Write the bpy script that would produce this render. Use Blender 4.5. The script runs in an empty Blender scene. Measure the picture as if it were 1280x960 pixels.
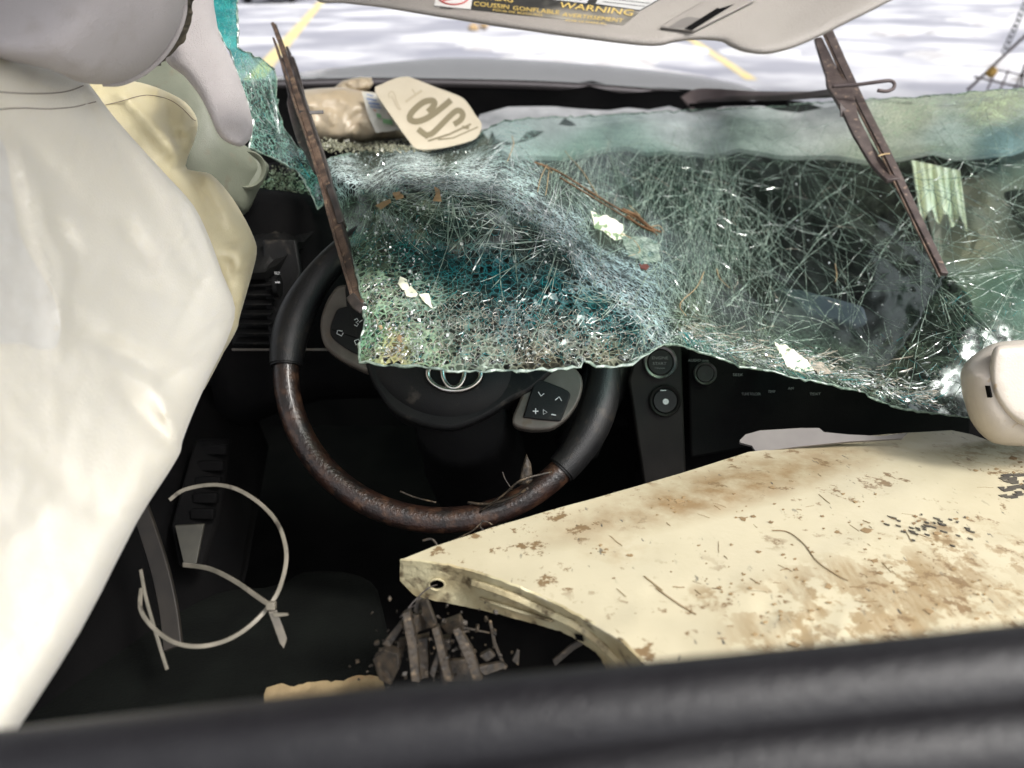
import bpy, bmesh, math, random
import numpy as np
from mathutils import Vector, Matrix, noise
from mathutils.geometry import delaunay_2d_cdt
random.seed(7); R = random.random; rad = math.radians
def U(a, b): return a + (b - a) * R()
S = bpy.context.scene; COL = S.collection
# ------------------------------------------------------------------ camera
F = 967.0
CAMH = 1.30; PITCH = 29.0
cd = bpy.data.cameras.new('camera'); cam = bpy.data.objects.new('camera', cd); COL.objects.link(cam)
cam.location = (0, 0, CAMH); cam.rotation_euler = (rad(90 - PITCH), 0, 0)
cd.sensor_width = 36; cd.lens = F / 1280 * 36; cd.clip_start = .02; cd.clip_end = 600
cd.dof.use_dof = True; cd.dof.focus_distance = 0.80; cd.dof.aperture_fstop = 4.5
S.camera = cam
CM = Matrix.Translation((0, 0, CAMH)) @ Matrix.Rotation(rad(90 - PITCH), 4, 'X')
C3 = CM.to_3x3(); RIGHT = C3 @ Vector((1, 0, 0)); UP = C3 @ Vector((0, 1, 0)); BACK = C3 @ Vector((0, 0, 1))
# ------------------------------------------------------------------ light
SUN_EL, SUN_AZ = 55, 122      # overcast bright day: broad soft sun
w = bpy.data.worlds.new('World'); S.world = w; w.use_nodes = True
nt = w.node_tree; nt.nodes.clear()
sky = nt.nodes.new('ShaderNodeTexSky'); sky.sky_type = 'NISHITA'; sky.sun_disc = False
sky.sun_elevation = rad(SUN_EL); sky.sun_rotation = rad(SUN_AZ); sky.dust_density = 5.0; sky.air_density = 1.0; sky.ozone_density = .6
bg = nt.nodes.new('ShaderNodeBackground'); bg.inputs[1].default_value = 0.13
hs = nt.nodes.new('ShaderNodeHueSaturation'); hs.inputs['Saturation'].default_value = .18
wo = nt.nodes.new('ShaderNodeOutputWorld')
nt.links.new(sky.outputs[0], hs.inputs['Color']); nt.links.new(hs.outputs[0], bg.inputs[0]); nt.links.new(bg.outputs[0], wo.inputs[0])
sl = bpy.data.lights.new('sun', 'SUN'); sl.energy = 1.0; sl.angle = rad(12); sl.color = (1, .965, .91)
so = bpy.data.objects.new('sun', sl); COL.objects.link(so)
az = rad(SUN_AZ); sd = Vector((math.sin(az) * math.cos(rad(SUN_EL)), math.cos(az) * math.cos(rad(SUN_EL)), math.sin(rad(SUN_EL))))
so.rotation_euler = sd.to_track_quat('Z', 'Y').to_euler(); so.location = (0, 0, 8)
S.view_settings.view_transform = 'Standard'; S.view_settings.look = 'None'; S.view_settings.gamma = 1
S.view_settings.exposure = 1.4
S.cycles.use_denoising = True; S.cycles.max_bounces = 8; S.cycles.transparent_max_bounces = 24
S.cycles.sample_clamp_indirect = 6; S.cycles.caustics_reflective = False; S.cycles.caustics_refractive = False

# ------------------------------------------------------------------ helpers
def P(px, py, d):
    """a point d metres in front of the viewing position"""
    return CM @ Vector(((px - 640) / F * d, -(py - 480) / F * d, -d))

def tps(ctrl):
    """smooth inverse-depth surface through (x, y, depth) points"""
    a = np.array(ctrl, float); x = a[:, :2] / 500; v = 1 / a[:, 2]; n = len(a)
    def U_(r2): return np.where(r2 > 1e-12, r2 * np.log(r2 + 1e-12), 0)
    K = U_(((x[:, None] - x[None]) ** 2).sum(-1)) + np.eye(n) * 1e-4
    Pm = np.c_[np.ones(n), x]
    A = np.zeros((n + 3, n + 3)); A[:n, :n] = K; A[:n, n:] = Pm; A[n:, :n] = Pm.T
    sol = np.linalg.solve(A, np.r_[v, 0, 0, 0])
    def f(px, py):
        q = np.array((px, py)) / 500
        r2 = ((x - q) ** 2).sum(-1)
        return 1 / float(sol[:n] @ U_(r2) + sol[n] + sol[n + 1:] @ q)
    return f

def plane(*c):
    """depth of the plane through three (x, y, depth) points"""
    A = np.array([[p[0], p[1], 1] for p in c], float); s = np.linalg.solve(A, np.array([1 / p[2] for p in c]))
    return lambda x, y: 1 / (s[0] * x + s[1] * y + s[2])

def smooth_poly(pts, n=4, closed=True):
    """Catmull-Rom through the outline"""
    out = []; m = len(pts)
    for i in range(m if closed else m - 1):
        p0 = pts[(i - 1) % m] if closed or i > 0 else pts[i]; p1 = pts[i]; p2 = pts[(i + 1) % m]
        p3 = pts[(i + 2) % m] if closed or i + 2 < m else p2
        for k in range(n):
            t = k / n; t2 = t * t; t3 = t2 * t
            out.append(tuple(.5 * (2 * b + (c - a) * t + (2 * a - 5 * b + 4 * c - d) * t2 + (3 * b - a - 3 * c + d) * t3) for a, b, c, d in zip(p0, p1, p2, p3)))
    if not closed: out.append(tuple(pts[-1]))
    return out

def resample(poly, step):
    out = []; m = len(poly)
    for i in range(m):
        a = poly[i]; b = poly[(i + 1) % m]; L = math.hypot(b[0] - a[0], b[1] - a[1]); k = max(1, int(L / step))
        for j in range(k): out.append((a[0] + (b[0] - a[0]) * j / k, a[1] + (b[1] - a[1]) * j / k))
    return out

class Poly:
    def __init__(s, pts):
        s.a = np.array(pts, float); s.b = np.roll(s.a, -1, 0)
    def inside(s, x, y):
        a, b = s.a, s.b
        c = (a[:, 1] > y) != (b[:, 1] > y)
        with np.errstate(divide='ignore', invalid='ignore'):
            xi = (b[:, 0] - a[:, 0]) * (y - a[:, 1]) / (b[:, 1] - a[:, 1]) + a[:, 0]
        return bool((c & (x < xi)).sum() % 2)
    def dist(s, x, y):
        d = s.b - s.a; q = np.array((x, y)) - s.a
        t = np.clip((q * d).sum(1) / np.maximum((d * d).sum(1), 1e-9), 0, 1)
        return float(np.sqrt((((q - d * t[:, None])) ** 2).sum(1).min()))

def tri_patch(poly, step, jitter=.35, ring=None, holes=()):
    """triangles filling an outline -> 2D verts, faces, number of rim verts"""
    rim = resample(poly, step); PG = Poly(poly); pts = list(rim); n = len(rim)
    edges = [(i, (i + 1) % n) for i in range(n)]
    if ring:
        for dd in ring:
            for i in range(n):
                a = rim[i - 1]; b = rim[(i + 1) % n]; L = math.hypot(b[0] - a[0], b[1] - a[1]) or 1
                for sgn in (1, -1):
                    q = (rim[i][0] - sgn * (b[1] - a[1]) / L * dd, rim[i][1] + sgn * (b[0] - a[0]) / L * dd)
                    if PG.inside(*q) and PG.dist(*q) > dd * .85: pts.append(q)
    xs = [p[0] for p in poly]; ys = [p[1] for p in poly]; y = min(ys); k = 0
    lim = (max(ring) if ring else 0) + step * .55
    HP = [Poly(h) for h in holes]
    while y < max(ys):
        x = min(xs) + (step * .5 if k % 2 else 0)
        while x < max(xs):
            q = (x + U(-1, 1) * jitter * step, y + U(-1, 1) * jitter * step)
            if PG.inside(*q) and PG.dist(*q) > lim and all(not h.inside(*q) and h.dist(*q) > step * .5 for h in HP): pts.append(q)
            x += step
        y += step * .87; k += 1
    for h in holes:
        hr = resample(h, step); b0 = len(pts); pts += hr; m = len(hr)
        edges += [(b0 + i, b0 + (i + 1) % m) for i in range(m)]
    v, e, f, *_ = delaunay_2d_cdt([Vector(p) for p in pts], edges, [], 1, 1e-6)
    f = [list(t) for t in f]
    if holes:
        f = [t for t in f if not any(h.inside(sum(v[i].x for i in t) / len(t), sum(v[i].y for i in t) / len(t)) for h in HP)]
    return [(p.x, p.y) for p in v], f

def boundary(faces):
    cnt = {}
    for t in faces:
        for i in range(len(t)):
            a, b = t[i], t[(i + 1) % len(t)]
            cnt[(a, b)] = 1
    return [(a, b) for (a, b) in cnt if (b, a) not in cnt]

def tag(o, label=None, cat=None, group=None, kind=None):
    if label: o['label'] = label
    if cat: o['category'] = cat
    if group: o['group'] = group
    if kind: o['kind'] = kind
    return o
def thing(name, label, cat, loc, group=None):
    o = bpy.data.objects.new(name, None); COL.objects.link(o); o.location = loc; o.empty_display_size = .05
    return tag(o, label, cat, group)
def wloc(o):
    v = Vector(o.location)
    while o.parent: o = o.parent; v += Vector(o.location)
    return v
def link(name, me, m, parent=None, smooth=True):
    if m and not len(me.materials): me.materials.append(m)
    if smooth is not None:
        me.polygons.foreach_set('use_smooth', [bool(smooth)] * len(me.polygons))
    o = bpy.data.objects.new(name, me); COL.objects.link(o)
    n = len(me.vertices)
    if n:
        co = np.empty(n * 3); me.vertices.foreach_get('co', co); co = co.reshape(-1, 3)
        c = Vector(((co[:, 0].min() + co[:, 0].max()) / 2, (co[:, 1].min() + co[:, 1].max()) / 2, co[:, 2].min()))
        me.transform(Matrix.Translation(-c)); me.update()
        o.location = c - (wloc(parent) if parent else Vector())
    if parent: o.parent = parent
    return o
def mesh(verts, faces, name='mesh'):
    me = bpy.data.meshes.new(name); me.from_pydata([tuple(v) for v in verts], [], faces); me.update()
    return me
def put_uv(me, uvs):
    """uv per vertex (surface coordinates, in hundreds)"""
    uv = me.uv_layers.new(name='UVMap'); li = np.empty(len(me.loops), int); me.loops.foreach_get('vertex_index', li)
    uv.data.foreach_set('uv', np.array(uvs, float)[li].ravel())

def sheet(name, poly, dfn, m, parent=None, step=8, thick=.002, smooth=True, disp=None, jitter=.35, sm=True, holes=(), ring=None, sharp=35):
    """a shell of real thickness over an outline, its distance given by dfn"""
    v2, fs = tri_patch(poly, step, jitter, ring, holes)
    vs = [P(x, y, dfn(x, y)) for x, y in v2]; n = len(vs)
    bm = bmesh.new()
    for v in vs: bm.verts.new(v)
    bm.verts.ensure_lookup_table()
    for t in fs:
        try: bm.faces.new([bm.verts[i] for i in t])
        except ValueError: pass
    bm.normal_update()
    cpos = Vector((0, 0, CAMH)); nrm = []
    for v in bm.verts:
        nn = v.normal.copy()
        if nn.dot(cpos - v.co) < 0: nn.negate()
        nrm.append(nn)
    front = [v.co.copy() for v in bm.verts]
    if disp: front = [c + nn * disp(x, y, c) for c, nn, (x, y) in zip(front, nrm, v2)]
    bm.free()
    if thick:
        back = [c - nn * thick for c, nn in zip(front, nrm)]
        # face winding: make first normal face the viewer
        fs2 = []
        for t in fs:
            a, b, c = (front[i] for i in t[:3])
            fs2.append(t if (b - a).cross(c - a).dot(cpos - a) > 0 else t[::-1])
        rim = [(b, a, a + n, b + n) for a, b in boundary(fs2)]
        me = mesh(front + back, fs2 + [[i + n for i in t[::-1]] for t in fs2] + rim)
        put_uv(me, [(x / 100, y / 100) for x, y in v2] * 2)
    else:
        me = mesh(front, fs); put_uv(me, [(x / 100, y / 100) for x, y in v2])
    o = link(name, me, m, parent, smooth)
    if smooth and thick and sharp: me.set_sharp_from_angle(angle=rad(sharp))
    return o

def pillow(name, poly, dfn, m, parent=None, step=8, Rpx=20, bulge=.02, back=None, smooth=True, disp=None, rings=(.08, .25, .5, .8), flat=False):
    """a closed rounded body: outline, mid distance, edge rounding"""
    back = bulge if back is None else back
    v2, fs = tri_patch(poly, step, .3, [r * Rpx for r in rings] if rings else None)
    PG = Poly(poly); fr = []; bk = []; 
    for x, y in v2:
        e = min(1, PG.dist(x, y) / Rpx); s = math.sqrt(max(0, 1 - (1 - e) ** 2)); d = dfn(x, y)
        if disp: d -= disp(x, y) * s
        fr.append(P(x, y, d - bulge * s)); bk.append(P(x, y, d + back * s + 1e-5))
    n = len(fr); cpos = Vector((0, 0, CAMH)); fs2 = []
    for t in fs:
        a, b, c = (fr[i] for i in t[:3])
        fs2.append(t if (b - a).cross(c - a).dot(cpos - a) > 0 else t[::-1])
    bd = boundary(fs2); rim = [(b, a, a + n, b + n) for a, b in bd]
    me = mesh(fr + bk, fs2 + [[i + n for i in t[::-1]] for t in fs2] + rim)
    put_uv(me, [(x / 100, y / 100) for x, y in v2] * 2)
    return link(name, me, m, parent, smooth)

class MB:
    def __init__(s): s.v = []; s.f = []
    def add(s, v, f):
        n = len(s.v); s.v += [Vector(q) for q in v]; s.f += [[i + n for i in t] for t in f]
    def box(s, c, ax, ay, az, sx, sy, sz):
        """box centred c, half sizes"""
        vs = [c + ax * (sx * i) + ay * (sy * j) + az * (sz * k) for i in (-1, 1) for j in (-1, 1) for k in (-1, 1)]
        s.add(vs, [(0, 1, 3, 2), (4, 6, 7, 5), (0, 4, 5, 1), (2, 3, 7, 6), (0, 2, 6, 4), (1, 5, 7, 3)])
    def prism(s, poly3, off):
        """extrude a closed 3D outline by off"""
        n = len(poly3); s.add(list(poly3) + [p + off for p in poly3], [list(range(n))[::-1], list(range(n, 2 * n))] + [(i, (i + 1) % n, n + (i + 1) % n, n + i) for i in range(n)])
    def tube(s, pts, r, n=8, ref=None, flat=1.0, closed=False):
        m = len(pts); rr = r if hasattr(r, '__len__') else [r] * m; rows = []
        up = ref or Vector((.3, .2, .9))
        for i, p in enumerate(pts):
            if closed: t = pts[(i + 1) % m] - pts[i - 1]
            else: t = pts[min(i + 1, m - 1)] - pts[max(i - 1, 0)]
            if t.length < 1e-9: t = Vector((0, 0, 1))
            t.normalize(); a = up - t * up.dot(t)
            if a.length < 1e-4: a = t.orthogonal()
            a.normalize(); b = t.cross(a)
            if ref is None: up = a
            rows.append([p + (a * math.cos(2 * math.pi * k / n) * flat + b * math.sin(2 * math.pi * k / n)) * rr[i] for k in range(n)])
        vs = [q for row in rows for q in row]; fs = []
        for i in range(m if closed else m - 1):
            for k in range(n):
                j = (i + 1) % m
                fs.append((i * n + k, i * n + (k + 1) % n, j * n + (k + 1) % n, j * n + k))
        if not closed: fs += [list(range(n))[::-1], [(m - 1) * n + k for k in range(n)]]
        s.add(vs, fs)
    def bar(s, pts, w, h, ref):
        """rectangular section swept along pts; w across ref, h along ref"""
        m = len(pts); ww = w if hasattr(w, '__len__') else [w] * m; rows = []
        for i, p in enumerate(pts):
            t = (pts[min(i + 1, m - 1)] - pts[max(i - 1, 0)]).normalized(); a = (ref - t * ref.dot(t)).normalized(); b = t.cross(a)
            rows += [p + a * (h * sy) + b * (ww[i] * sx) for sx, sy in ((-1, -1), (1, -1), (1, 1), (-1, 1))]
        fs = [(i * 4 + k, i * 4 + (k + 1) % 4, i * 4 + 4 + (k + 1) % 4, i * 4 + 4 + k) for i in range(m - 1) for k in range(4)]
        fs += [(3, 2, 1, 0), tuple((m - 1) * 4 + k for k in range(4))]
        s.add(rows, fs)
    def lathe(s, c, ax, ay, az, prof, n=32):
        """profile [(r, z)] turned about az"""
        vs = [c + (ax * math.cos(2 * math.pi * k / n) + ay * math.sin(2 * math.pi * k / n)) * r + az * z for r, z in prof for k in range(n)]
        fs = [(i * n + k, i * n + (k + 1) % n, (i + 1) * n + (k + 1) % n, (i + 1) * n + k) for i in range(len(prof) - 1) for k in range(n)]
        if prof[0][0] > 1e-6: fs.append(list(range(n))[::-1])
        if prof[-1][0] > 1e-6: fs.append([(len(prof) - 1) * n + k for k in range(n)])
        s.add(vs, fs)
    def build(s, name, m, parent=None, smooth=False, bevel=0, sharp=None):
        me = mesh(s.v, s.f); o = link(name, me, m, parent, smooth)
        if smooth and sharp: me.set_sharp_from_angle(angle=rad(sharp))
        if bevel:
            b = o.modifiers.new('bevel', 'BEVEL'); b.width = bevel; b.segments = 2; b.limit_method = 'ANGLE'
            me.polygons.foreach_set('use_smooth', [True] * len(me.polygons)); me.set_sharp_from_angle(angle=rad(50))
        return o
def pxpath(pts, sm=5): return [P(*p) for p in (smooth_poly(pts, sm, False) if sm else pts)]
def nz(x, y, z=0, oct=3): return noise.fractal(Vector((x, y, z)), 1.0, 2.0, oct)

_txt = {}
def text_geo(s):
    if s in _txt: return _txt[s]
    cu = bpy.data.curves.new('txt', 'FONT'); cu.body = s; cu.size = 1; cu.resolution_u = 2
    o = bpy.data.objects.new('txt', cu); COL.objects.link(o); bpy.context.view_layer.update()
    me = bpy.data.meshes.new_from_object(o.evaluated_get(bpy.context.evaluated_depsgraph_get()))
    v = [(q.co.x, q.co.y) for q in me.vertices]; f = [list(p.vertices) for p in me.polygons]
    bpy.data.objects.remove(o); bpy.data.curves.remove(cu)
    xs = [q[0] for q in v]; x0 = min(xs); W = max(xs) - x0
    _txt[s] = ([((a - x0) / W, b / .7) for a, b in v], f); return _txt[s]
def text_on(mb, s, o, ux, uy, dfn, lift=.0006):
    """lettering printed on a surface: o lower-left, ux along the line, uy the cap height"""
    v, f = text_geo(s); vs = []
    for a, b in v:
        x = o[0] + ux[0] * a + uy[0] * b; y = o[1] + ux[1] * a + uy[1] * b; vs.append(P(x, y, dfn(x, y) - lift))
    mb.add(vs, f)

# ------------------------------------------------------------------ materials
def M(name, c1, c2=None, scale=20, rough=.5, metal=0, bump=0, bscale=200, coat=0, spec=.5, detail=4, contrast=(.35, .65), rough2=None, stretch=None, sss=0, c3=None, s3=60, t3=(.6, .7), alpha=None, sheen=0):
    m = bpy.data.materials.new(name); m.use_nodes = True; n = m.node_tree.nodes; L = m.node_tree.links
    p = n['Principled BSDF']; p.inputs['Roughness'].default_value = rough; p.inputs['Metallic'].default_value = metal
    p.inputs['Specular IOR Level'].default_value = spec; p.inputs['Coat Weight'].default_value = coat; p.inputs['Coat Roughness'].default_value = .12
    if sheen: p.inputs['Sheen Weight'].default_value = sheen
    if sss: p.inputs['Subsurface Weight'].default_value = sss; p.inputs['Subsurface Radius'].default_value = (.02, .018, .012); p.inputs['Subsurface Scale'].default_value = .5
    tc = n.new('ShaderNodeTexCoord'); src = tc.outputs['Object']
    if stretch:
        mp = n.new('ShaderNodeMapping'); mp.inputs['Scale'].default_value = stretch; L.new(src, mp.inputs[0]); src = mp.outputs[0]
    col = None
    def noi(sc, de=detail):
        t = n.new('ShaderNodeTexNoise'); t.inputs['Scale'].default_value = sc; t.inputs['Detail'].default_value = de; L.new(src, t.inputs['Vector']); return t
    def ramp(fac, a, b):
        r = n.new('ShaderNodeMapRange'); r.inputs[1].default_value = a; r.inputs[2].default_value = b; L.new(fac, r.inputs[0]); return r.outputs[0]
    p.inputs['Base Color'].default_value = (*c1, 1)
    if c2:
        t = noi(scale); mx = n.new('ShaderNodeMix'); mx.data_type = 'RGBA'; f = ramp(t.outputs[0], *contrast); L.new(f, mx.inputs[0])
        mx.inputs[6].default_value = (*c1, 1); mx.inputs[7].default_value = (*c2, 1); col = mx.outputs[2]
        if rough2 is not None:
            rr = n.new('ShaderNodeMapRange'); rr.inputs[3].default_value = rough; rr.inputs[4].default_value = rough2; L.new(f, rr.inputs[0]); L.new(rr.outputs[0], p.inputs['Roughness'])
    if c3:
        t = noi(s3, 6); mx = n.new('ShaderNodeMix'); mx.data_type = 'RGBA'; L.new(ramp(t.outputs[0], *t3), mx.inputs[0])
        if col: L.new(col, mx.inputs[6])
        else: mx.inputs[6].default_value = (*c1, 1)
        mx.inputs[7].default_value = (*c3, 1); col = mx.outputs[2]
    if col: L.new(col, p.inputs['Base Color'])
    if bump:
        t = noi(bscale, 3); b = n.new('ShaderNodeBump'); b.inputs['Strength'].default_value = min(1, bump); b.inputs['Distance'].default_value = .0015
        L.new(t.outputs[0], b.inputs['Height']); L.new(b.outputs[0], p.inputs['Normal'])
    return m
m_black = M('black_plastic', (.003, .003, .0034), (.006, .0058, .0055), 30, .5, bump=.3, bscale=900, spec=.22, c3=(.06, .05, .04), s3=45, t3=(.62, .8))
m_dark = M('dark_trim', (.0022, .0022, .0024), (.0045, .0042, .0042), 12, .8, bump=.3, bscale=600, spec=.06)
m_greytrim = M('grey_dash_trim', (.006, .0055, .005), (.010, .009, .008), 25, .55, spec=.12, bump=.2, bscale=900)
m_leather = M('black_leather', (.004, .004, .0045), (.008, .0078, .0075), 40, .42, bump=.35, bscale=700, spec=.35, c3=(.035, .028, .02), s3=70, t3=(.58, .8))
m_fleather = M('black_padding_leather', (.006, .0055, .007), (.009, .0085, .010), 60, .42, spec=.35, bump=.5, bscale=500)
m_wood = M('dirty_dark_wood', (.005, .003, .0025), (.018, .007, .004), 45, .4, coat=.15, stretch=(1, 1, 1), c3=(.045, .022, .012), s3=70, t3=(.49, .66), bump=.6, bscale=260, detail=6)
m_silver = M('silver_plastic', (.07, .06, .05), (.11, .095, .08), 40, .4, metal=.2, c3=(.09, .07, .05), s3=60)
m_chrome = M('chrome', (.62, .60, .58), (.4, .37, .33), 60, .18, metal=1)
m_ring = M('dull_chrome_ring', (.25, .25, .25), (.14, .13, .12), 90, .3, metal=.9)
m_print = M('white_print', (.55, .55, .55), rough=.6)
m_dimprint = M('dim_print', (.10, .10, .10), rough=.6)
m_pillar = M('grey_pillar_fabric', (.44, .405, .40), (.50, .465, .46), 10, .75, bump=.9, bscale=900, c3=(.36, .32, .29), s3=14, t3=(.6, .75), sheen=.2)
m_pillar2 = M('green_grey_pillar_plastic', (.12, .13, .095), (.17, .18, .135), 14, .5, bump=.3, bscale=700, c3=(.15, .14, .10), s3=50)
m_visor = M('grey_visor_vinyl', (.22, .20, .18), (.26, .24, .215), 12, .6, bump=.6, bscale=900)
m_lead = M('grime', (.035, .03, .022), (.11, .09, .06), 90, .8, bump=1, bscale=300)
m_crumb = M('glass_crumbs', (.20, .26, .22), (.5, .58, .52), 300, .1, spec=.9)
m_crumbd = M('dirty_glass_crumbs', (.10, .10, .06), (.36, .36, .26), 260, .25)
m_tie = M('grimy_white_nylon', (.11, .10, .075), (.18, .16, .125), 60, .5, c3=(.035, .028, .02), s3=80)
m_hood = M('silver_hood_paint', (.13, .115, .115), (.17, .15, .15), 3, .22, metal=.6, coat=.5)
m_wbrown = M('wiper_dirty_brown', (.045, .03, .024), (.13, .085, .06), 60, .5, c3=(.20, .14, .09), s3=120, t3=(.6, .7), bump=.6, bscale=500)
m_wred = M('wiper_dusty_maroon', (.045, .032, .030), (.085, .064, .058), 60, .5, c3=(.22, .16, .12), s3=130, t3=(.62, .7), bump=.4, bscale=500)
m_rubber = M('rubber', (.02, .017, .016), (.05, .04, .036), 60, .5)
m_bag = M('beige_plastic_bag', (.46, .37, .25), (.54, .45, .32), 14, .32, sss=.15, c3=(.42, .31, .2), s3=20, t3=(.6, .75))
m_card = M('ivory_card', (.50, .44, .33), (.54, .48, .37), 18, .5)
m_olive = M('olive_print', (.20, .17, .105), rough=.6)
m_fadeprint = M('faded_print', (.42, .36, .26), rough=.6)
m_housing = M('ivory_plastic', (.43, .385, .33), (.49, .44, .38), 18, .4, bump=.2, bscale=500, c3=(.38, .28, .17), s3=120, t3=(.66, .76))
m_straw = M('dry_straw', (.16, .085, .035), (.09, .045, .018), 200, .8)
m_straw2 = M('pale_straw', (.45, .34, .18), (.30, .2, .1), 200, .8)
m_leaf = M('dry_leaf', (.26, .18, .09), (.36, .25, .13), 120, .8)
m_glint = M('pale_glint_paint', (.80, .82, .62), (.86, .87, .72), 60, .3)
m_clip = M('dirty_brown_plastic', (.008, .006, .004), (.040, .028, .016), 160, .6, bump=.8, bscale=300, c3=(.12, .085, .05), s3=120, t3=(.58, .7))
m_foam = M('dusty_tan_foam', (.20, .145, .075), (.28, .21, .11), 30, .85, c3=(.25, .11, .04), s3=22, bump=.8, bscale=150)
m_rust = M('dark_rusty_steel', (.06, .045, .045), (.11, .08, .075), 12, .6)
m_chain = M('dark_chain_steel', (.12, .13, .13), (.16, .17, .17), 30, .4, metal=.6)
m_ylw = M('yellow_rag', (.6, .38, .1), (.5, .3, .08), 30, .8)
m_concrete = M('concrete', (.165, .168, .20), (.21, .212, .24), .6, .75, bump=.4, bscale=30, detail=8, c3=(.42, .42, .44), s3=.45, t3=(.46, .60))
m_snow = M('snow', (.50, .505, .53), (.30, .29, .29), 2.4, .8, bump=1, bscale=12)
m_yel = M('worn_yellow_paint', (.50, .38, .13), (.40, .34, .20), 3, .7)
m_tyre = M('tyre', (.015, .015, .015), rough=.8)
m_white = M('white_body_paint', (.7, .7, .72), rough=.3, coat=.4)
m_wglass = M('dark_window', (.02, .025, .03), rough=.08)
m_mud = M('dried_mud', (.17, .11, .055), (.27, .19, .095), 12, .9, bump=.8, bscale=40)

def airbag_mat(name, c1, c2):
    m = M(name, c1, c2, 5, .42, bump=.25, bscale=600, sss=.25, sheen=.2, contrast=(.3, .7))
    return m
m_bagw = airbag_mat('airbag_white_fabric', (.68, .635, .53), (.71, .675, .59))
m_bagy = airbag_mat('airbag_yellowed_fabric', (.56, .49, .30), (.60, .53, .35))
m_bags = M('airbag_silicone_patch', (.68, .65, .57), (.71, .685, .61), 90, .36, bump=.2, bscale=1200, sss=.2)
m_stitch = M('grey_stitching', (.20, .16, .14), rough=.8)

def glass_mat():
    m = bpy.data.materials.new('shattered_laminated_glass'); m.use_nodes = True; n = m.node_tree.nodes; L = m.node_tree.links; n.clear()
    out = n.new('ShaderNodeOutputMaterial')
    at = n.new('ShaderNodeAttribute'); at.attribute_name = 'tint'
    fr = n.new('ShaderNodeAttribute'); fr.attribute_name = 'frost'
    dc = n.new('ShaderNodeAttribute'); dc.attribute_name = 'dust_and_glint'
    tc = n.new('ShaderNodeTexCoord')
    vo = n.new('ShaderNodeTexVoronoi'); vo.feature = 'DISTANCE_TO_EDGE'; vo.inputs['Scale'].default_value = 150; L.new(tc.outputs['Object'], vo.inputs['Vector'])
    vo2 = n.new('ShaderNodeTexVoronoi'); vo2.inputs['Scale'].default_value = 150; L.new(tc.outputs['Object'], vo2.inputs['Vector'])
    no = n.new('ShaderNodeTexNoise'); no.inputs['Scale'].default_value = 38; no.inputs['Detail'].default_value = 6; L.new(tc.outputs['Object'], no.inputs['Vector'])
    def math_(op, a, b=None):
        q = n.new('ShaderNodeMath'); q.operation = op
        for i, v in enumerate((a, b)):
            if v is None: continue
            if hasattr(v, 'links'): L.new(v, q.inputs[i])
            else: q.inputs[i].default_value = v
        return q.outputs[0]
    def rng(v, a, b, c=0, d=1):
        q = n.new('ShaderNodeMapRange'); L.new(v, q.inputs[0]); q.inputs[1].default_value = a; q.inputs[2].default_value = b; q.inputs[3].default_value = c; q.inputs[4].default_value = d; return q.outputs[0]
    edge = rng(vo.outputs['Distance'], .03, .16, 1, 0)
    sep = n.new('ShaderNodeSeparateColor'); L.new(vo2.outputs['Color'], sep.inputs[0])
    cell = rng(sep.outputs[0], .35, 1, 0, 1)
    pat = math_('ADD', math_('MULTIPLY', edge, .75), math_('MULTIPLY', cell, .45))
    pat = math_('MULTIPLY', pat, rng(no.outputs[0], .32, .62, .25, 1.25))
    fac = math_('MULTIPLY', pat, fr.outputs['Fac'])
    cl = n.new('ShaderNodeClamp'); L.new(fac, cl.inputs[0]); cl.inputs[2].default_value = .97
    tr = n.new('ShaderNodeBsdfTransparent'); L.new(at.outputs['Color'], tr.inputs['Color'])
    df = n.new('ShaderNodeBsdfDiffuse'); L.new(dc.outputs['Color'], df.inputs['Color'])
    tl = n.new('ShaderNodeBsdfTranslucent'); L.new(dc.outputs['Color'], tl.inputs['Color'])
    md = n.new('ShaderNodeMixShader'); md.inputs[0].default_value = .4; L.new(df.outputs[0], md.inputs[1]); L.new(tl.outputs[0], md.inputs[2])
    mx = n.new('ShaderNodeMixShader'); L.new(cl.outputs[0], mx.inputs[0]); L.new(tr.outputs[0], mx.inputs[1]); L.new(md.outputs[0], mx.inputs[2])
    gl = n.new('ShaderNodeBsdfGlossy'); gl.inputs['Roughness'].default_value = .2; gl.inputs['Color'].default_value = (.9, 1, .97, 1)
    bp = n.new('ShaderNodeBump'); bp.inputs['Strength'].default_value = .35; bp.inputs['Distance'].default_value = .0008
    L.new(math_('ADD', math_('MULTIPLY', math_('MULTIPLY', sep.outputs[1], fr.outputs['Fac']), 1.2), math_('MULTIPLY', no.outputs[0], .6)), bp.inputs['Height']); L.new(bp.outputs[0], gl.inputs['Normal'])
    fz = n.new('ShaderNodeFresnel'); fz.inputs[0].default_value = 1.52
    m2 = n.new('ShaderNodeMixShader'); L.new(math_('MINIMUM', math_('MULTIPLY', fz.outputs[0], .5), .11), m2.inputs[0]); L.new(mx.outputs[0], m2.inputs[1]); L.new(gl.outputs[0], m2.inputs[2])
    L.new(m2.outputs[0], out.inputs[0]); return m
m_glass = glass_mat()
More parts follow.
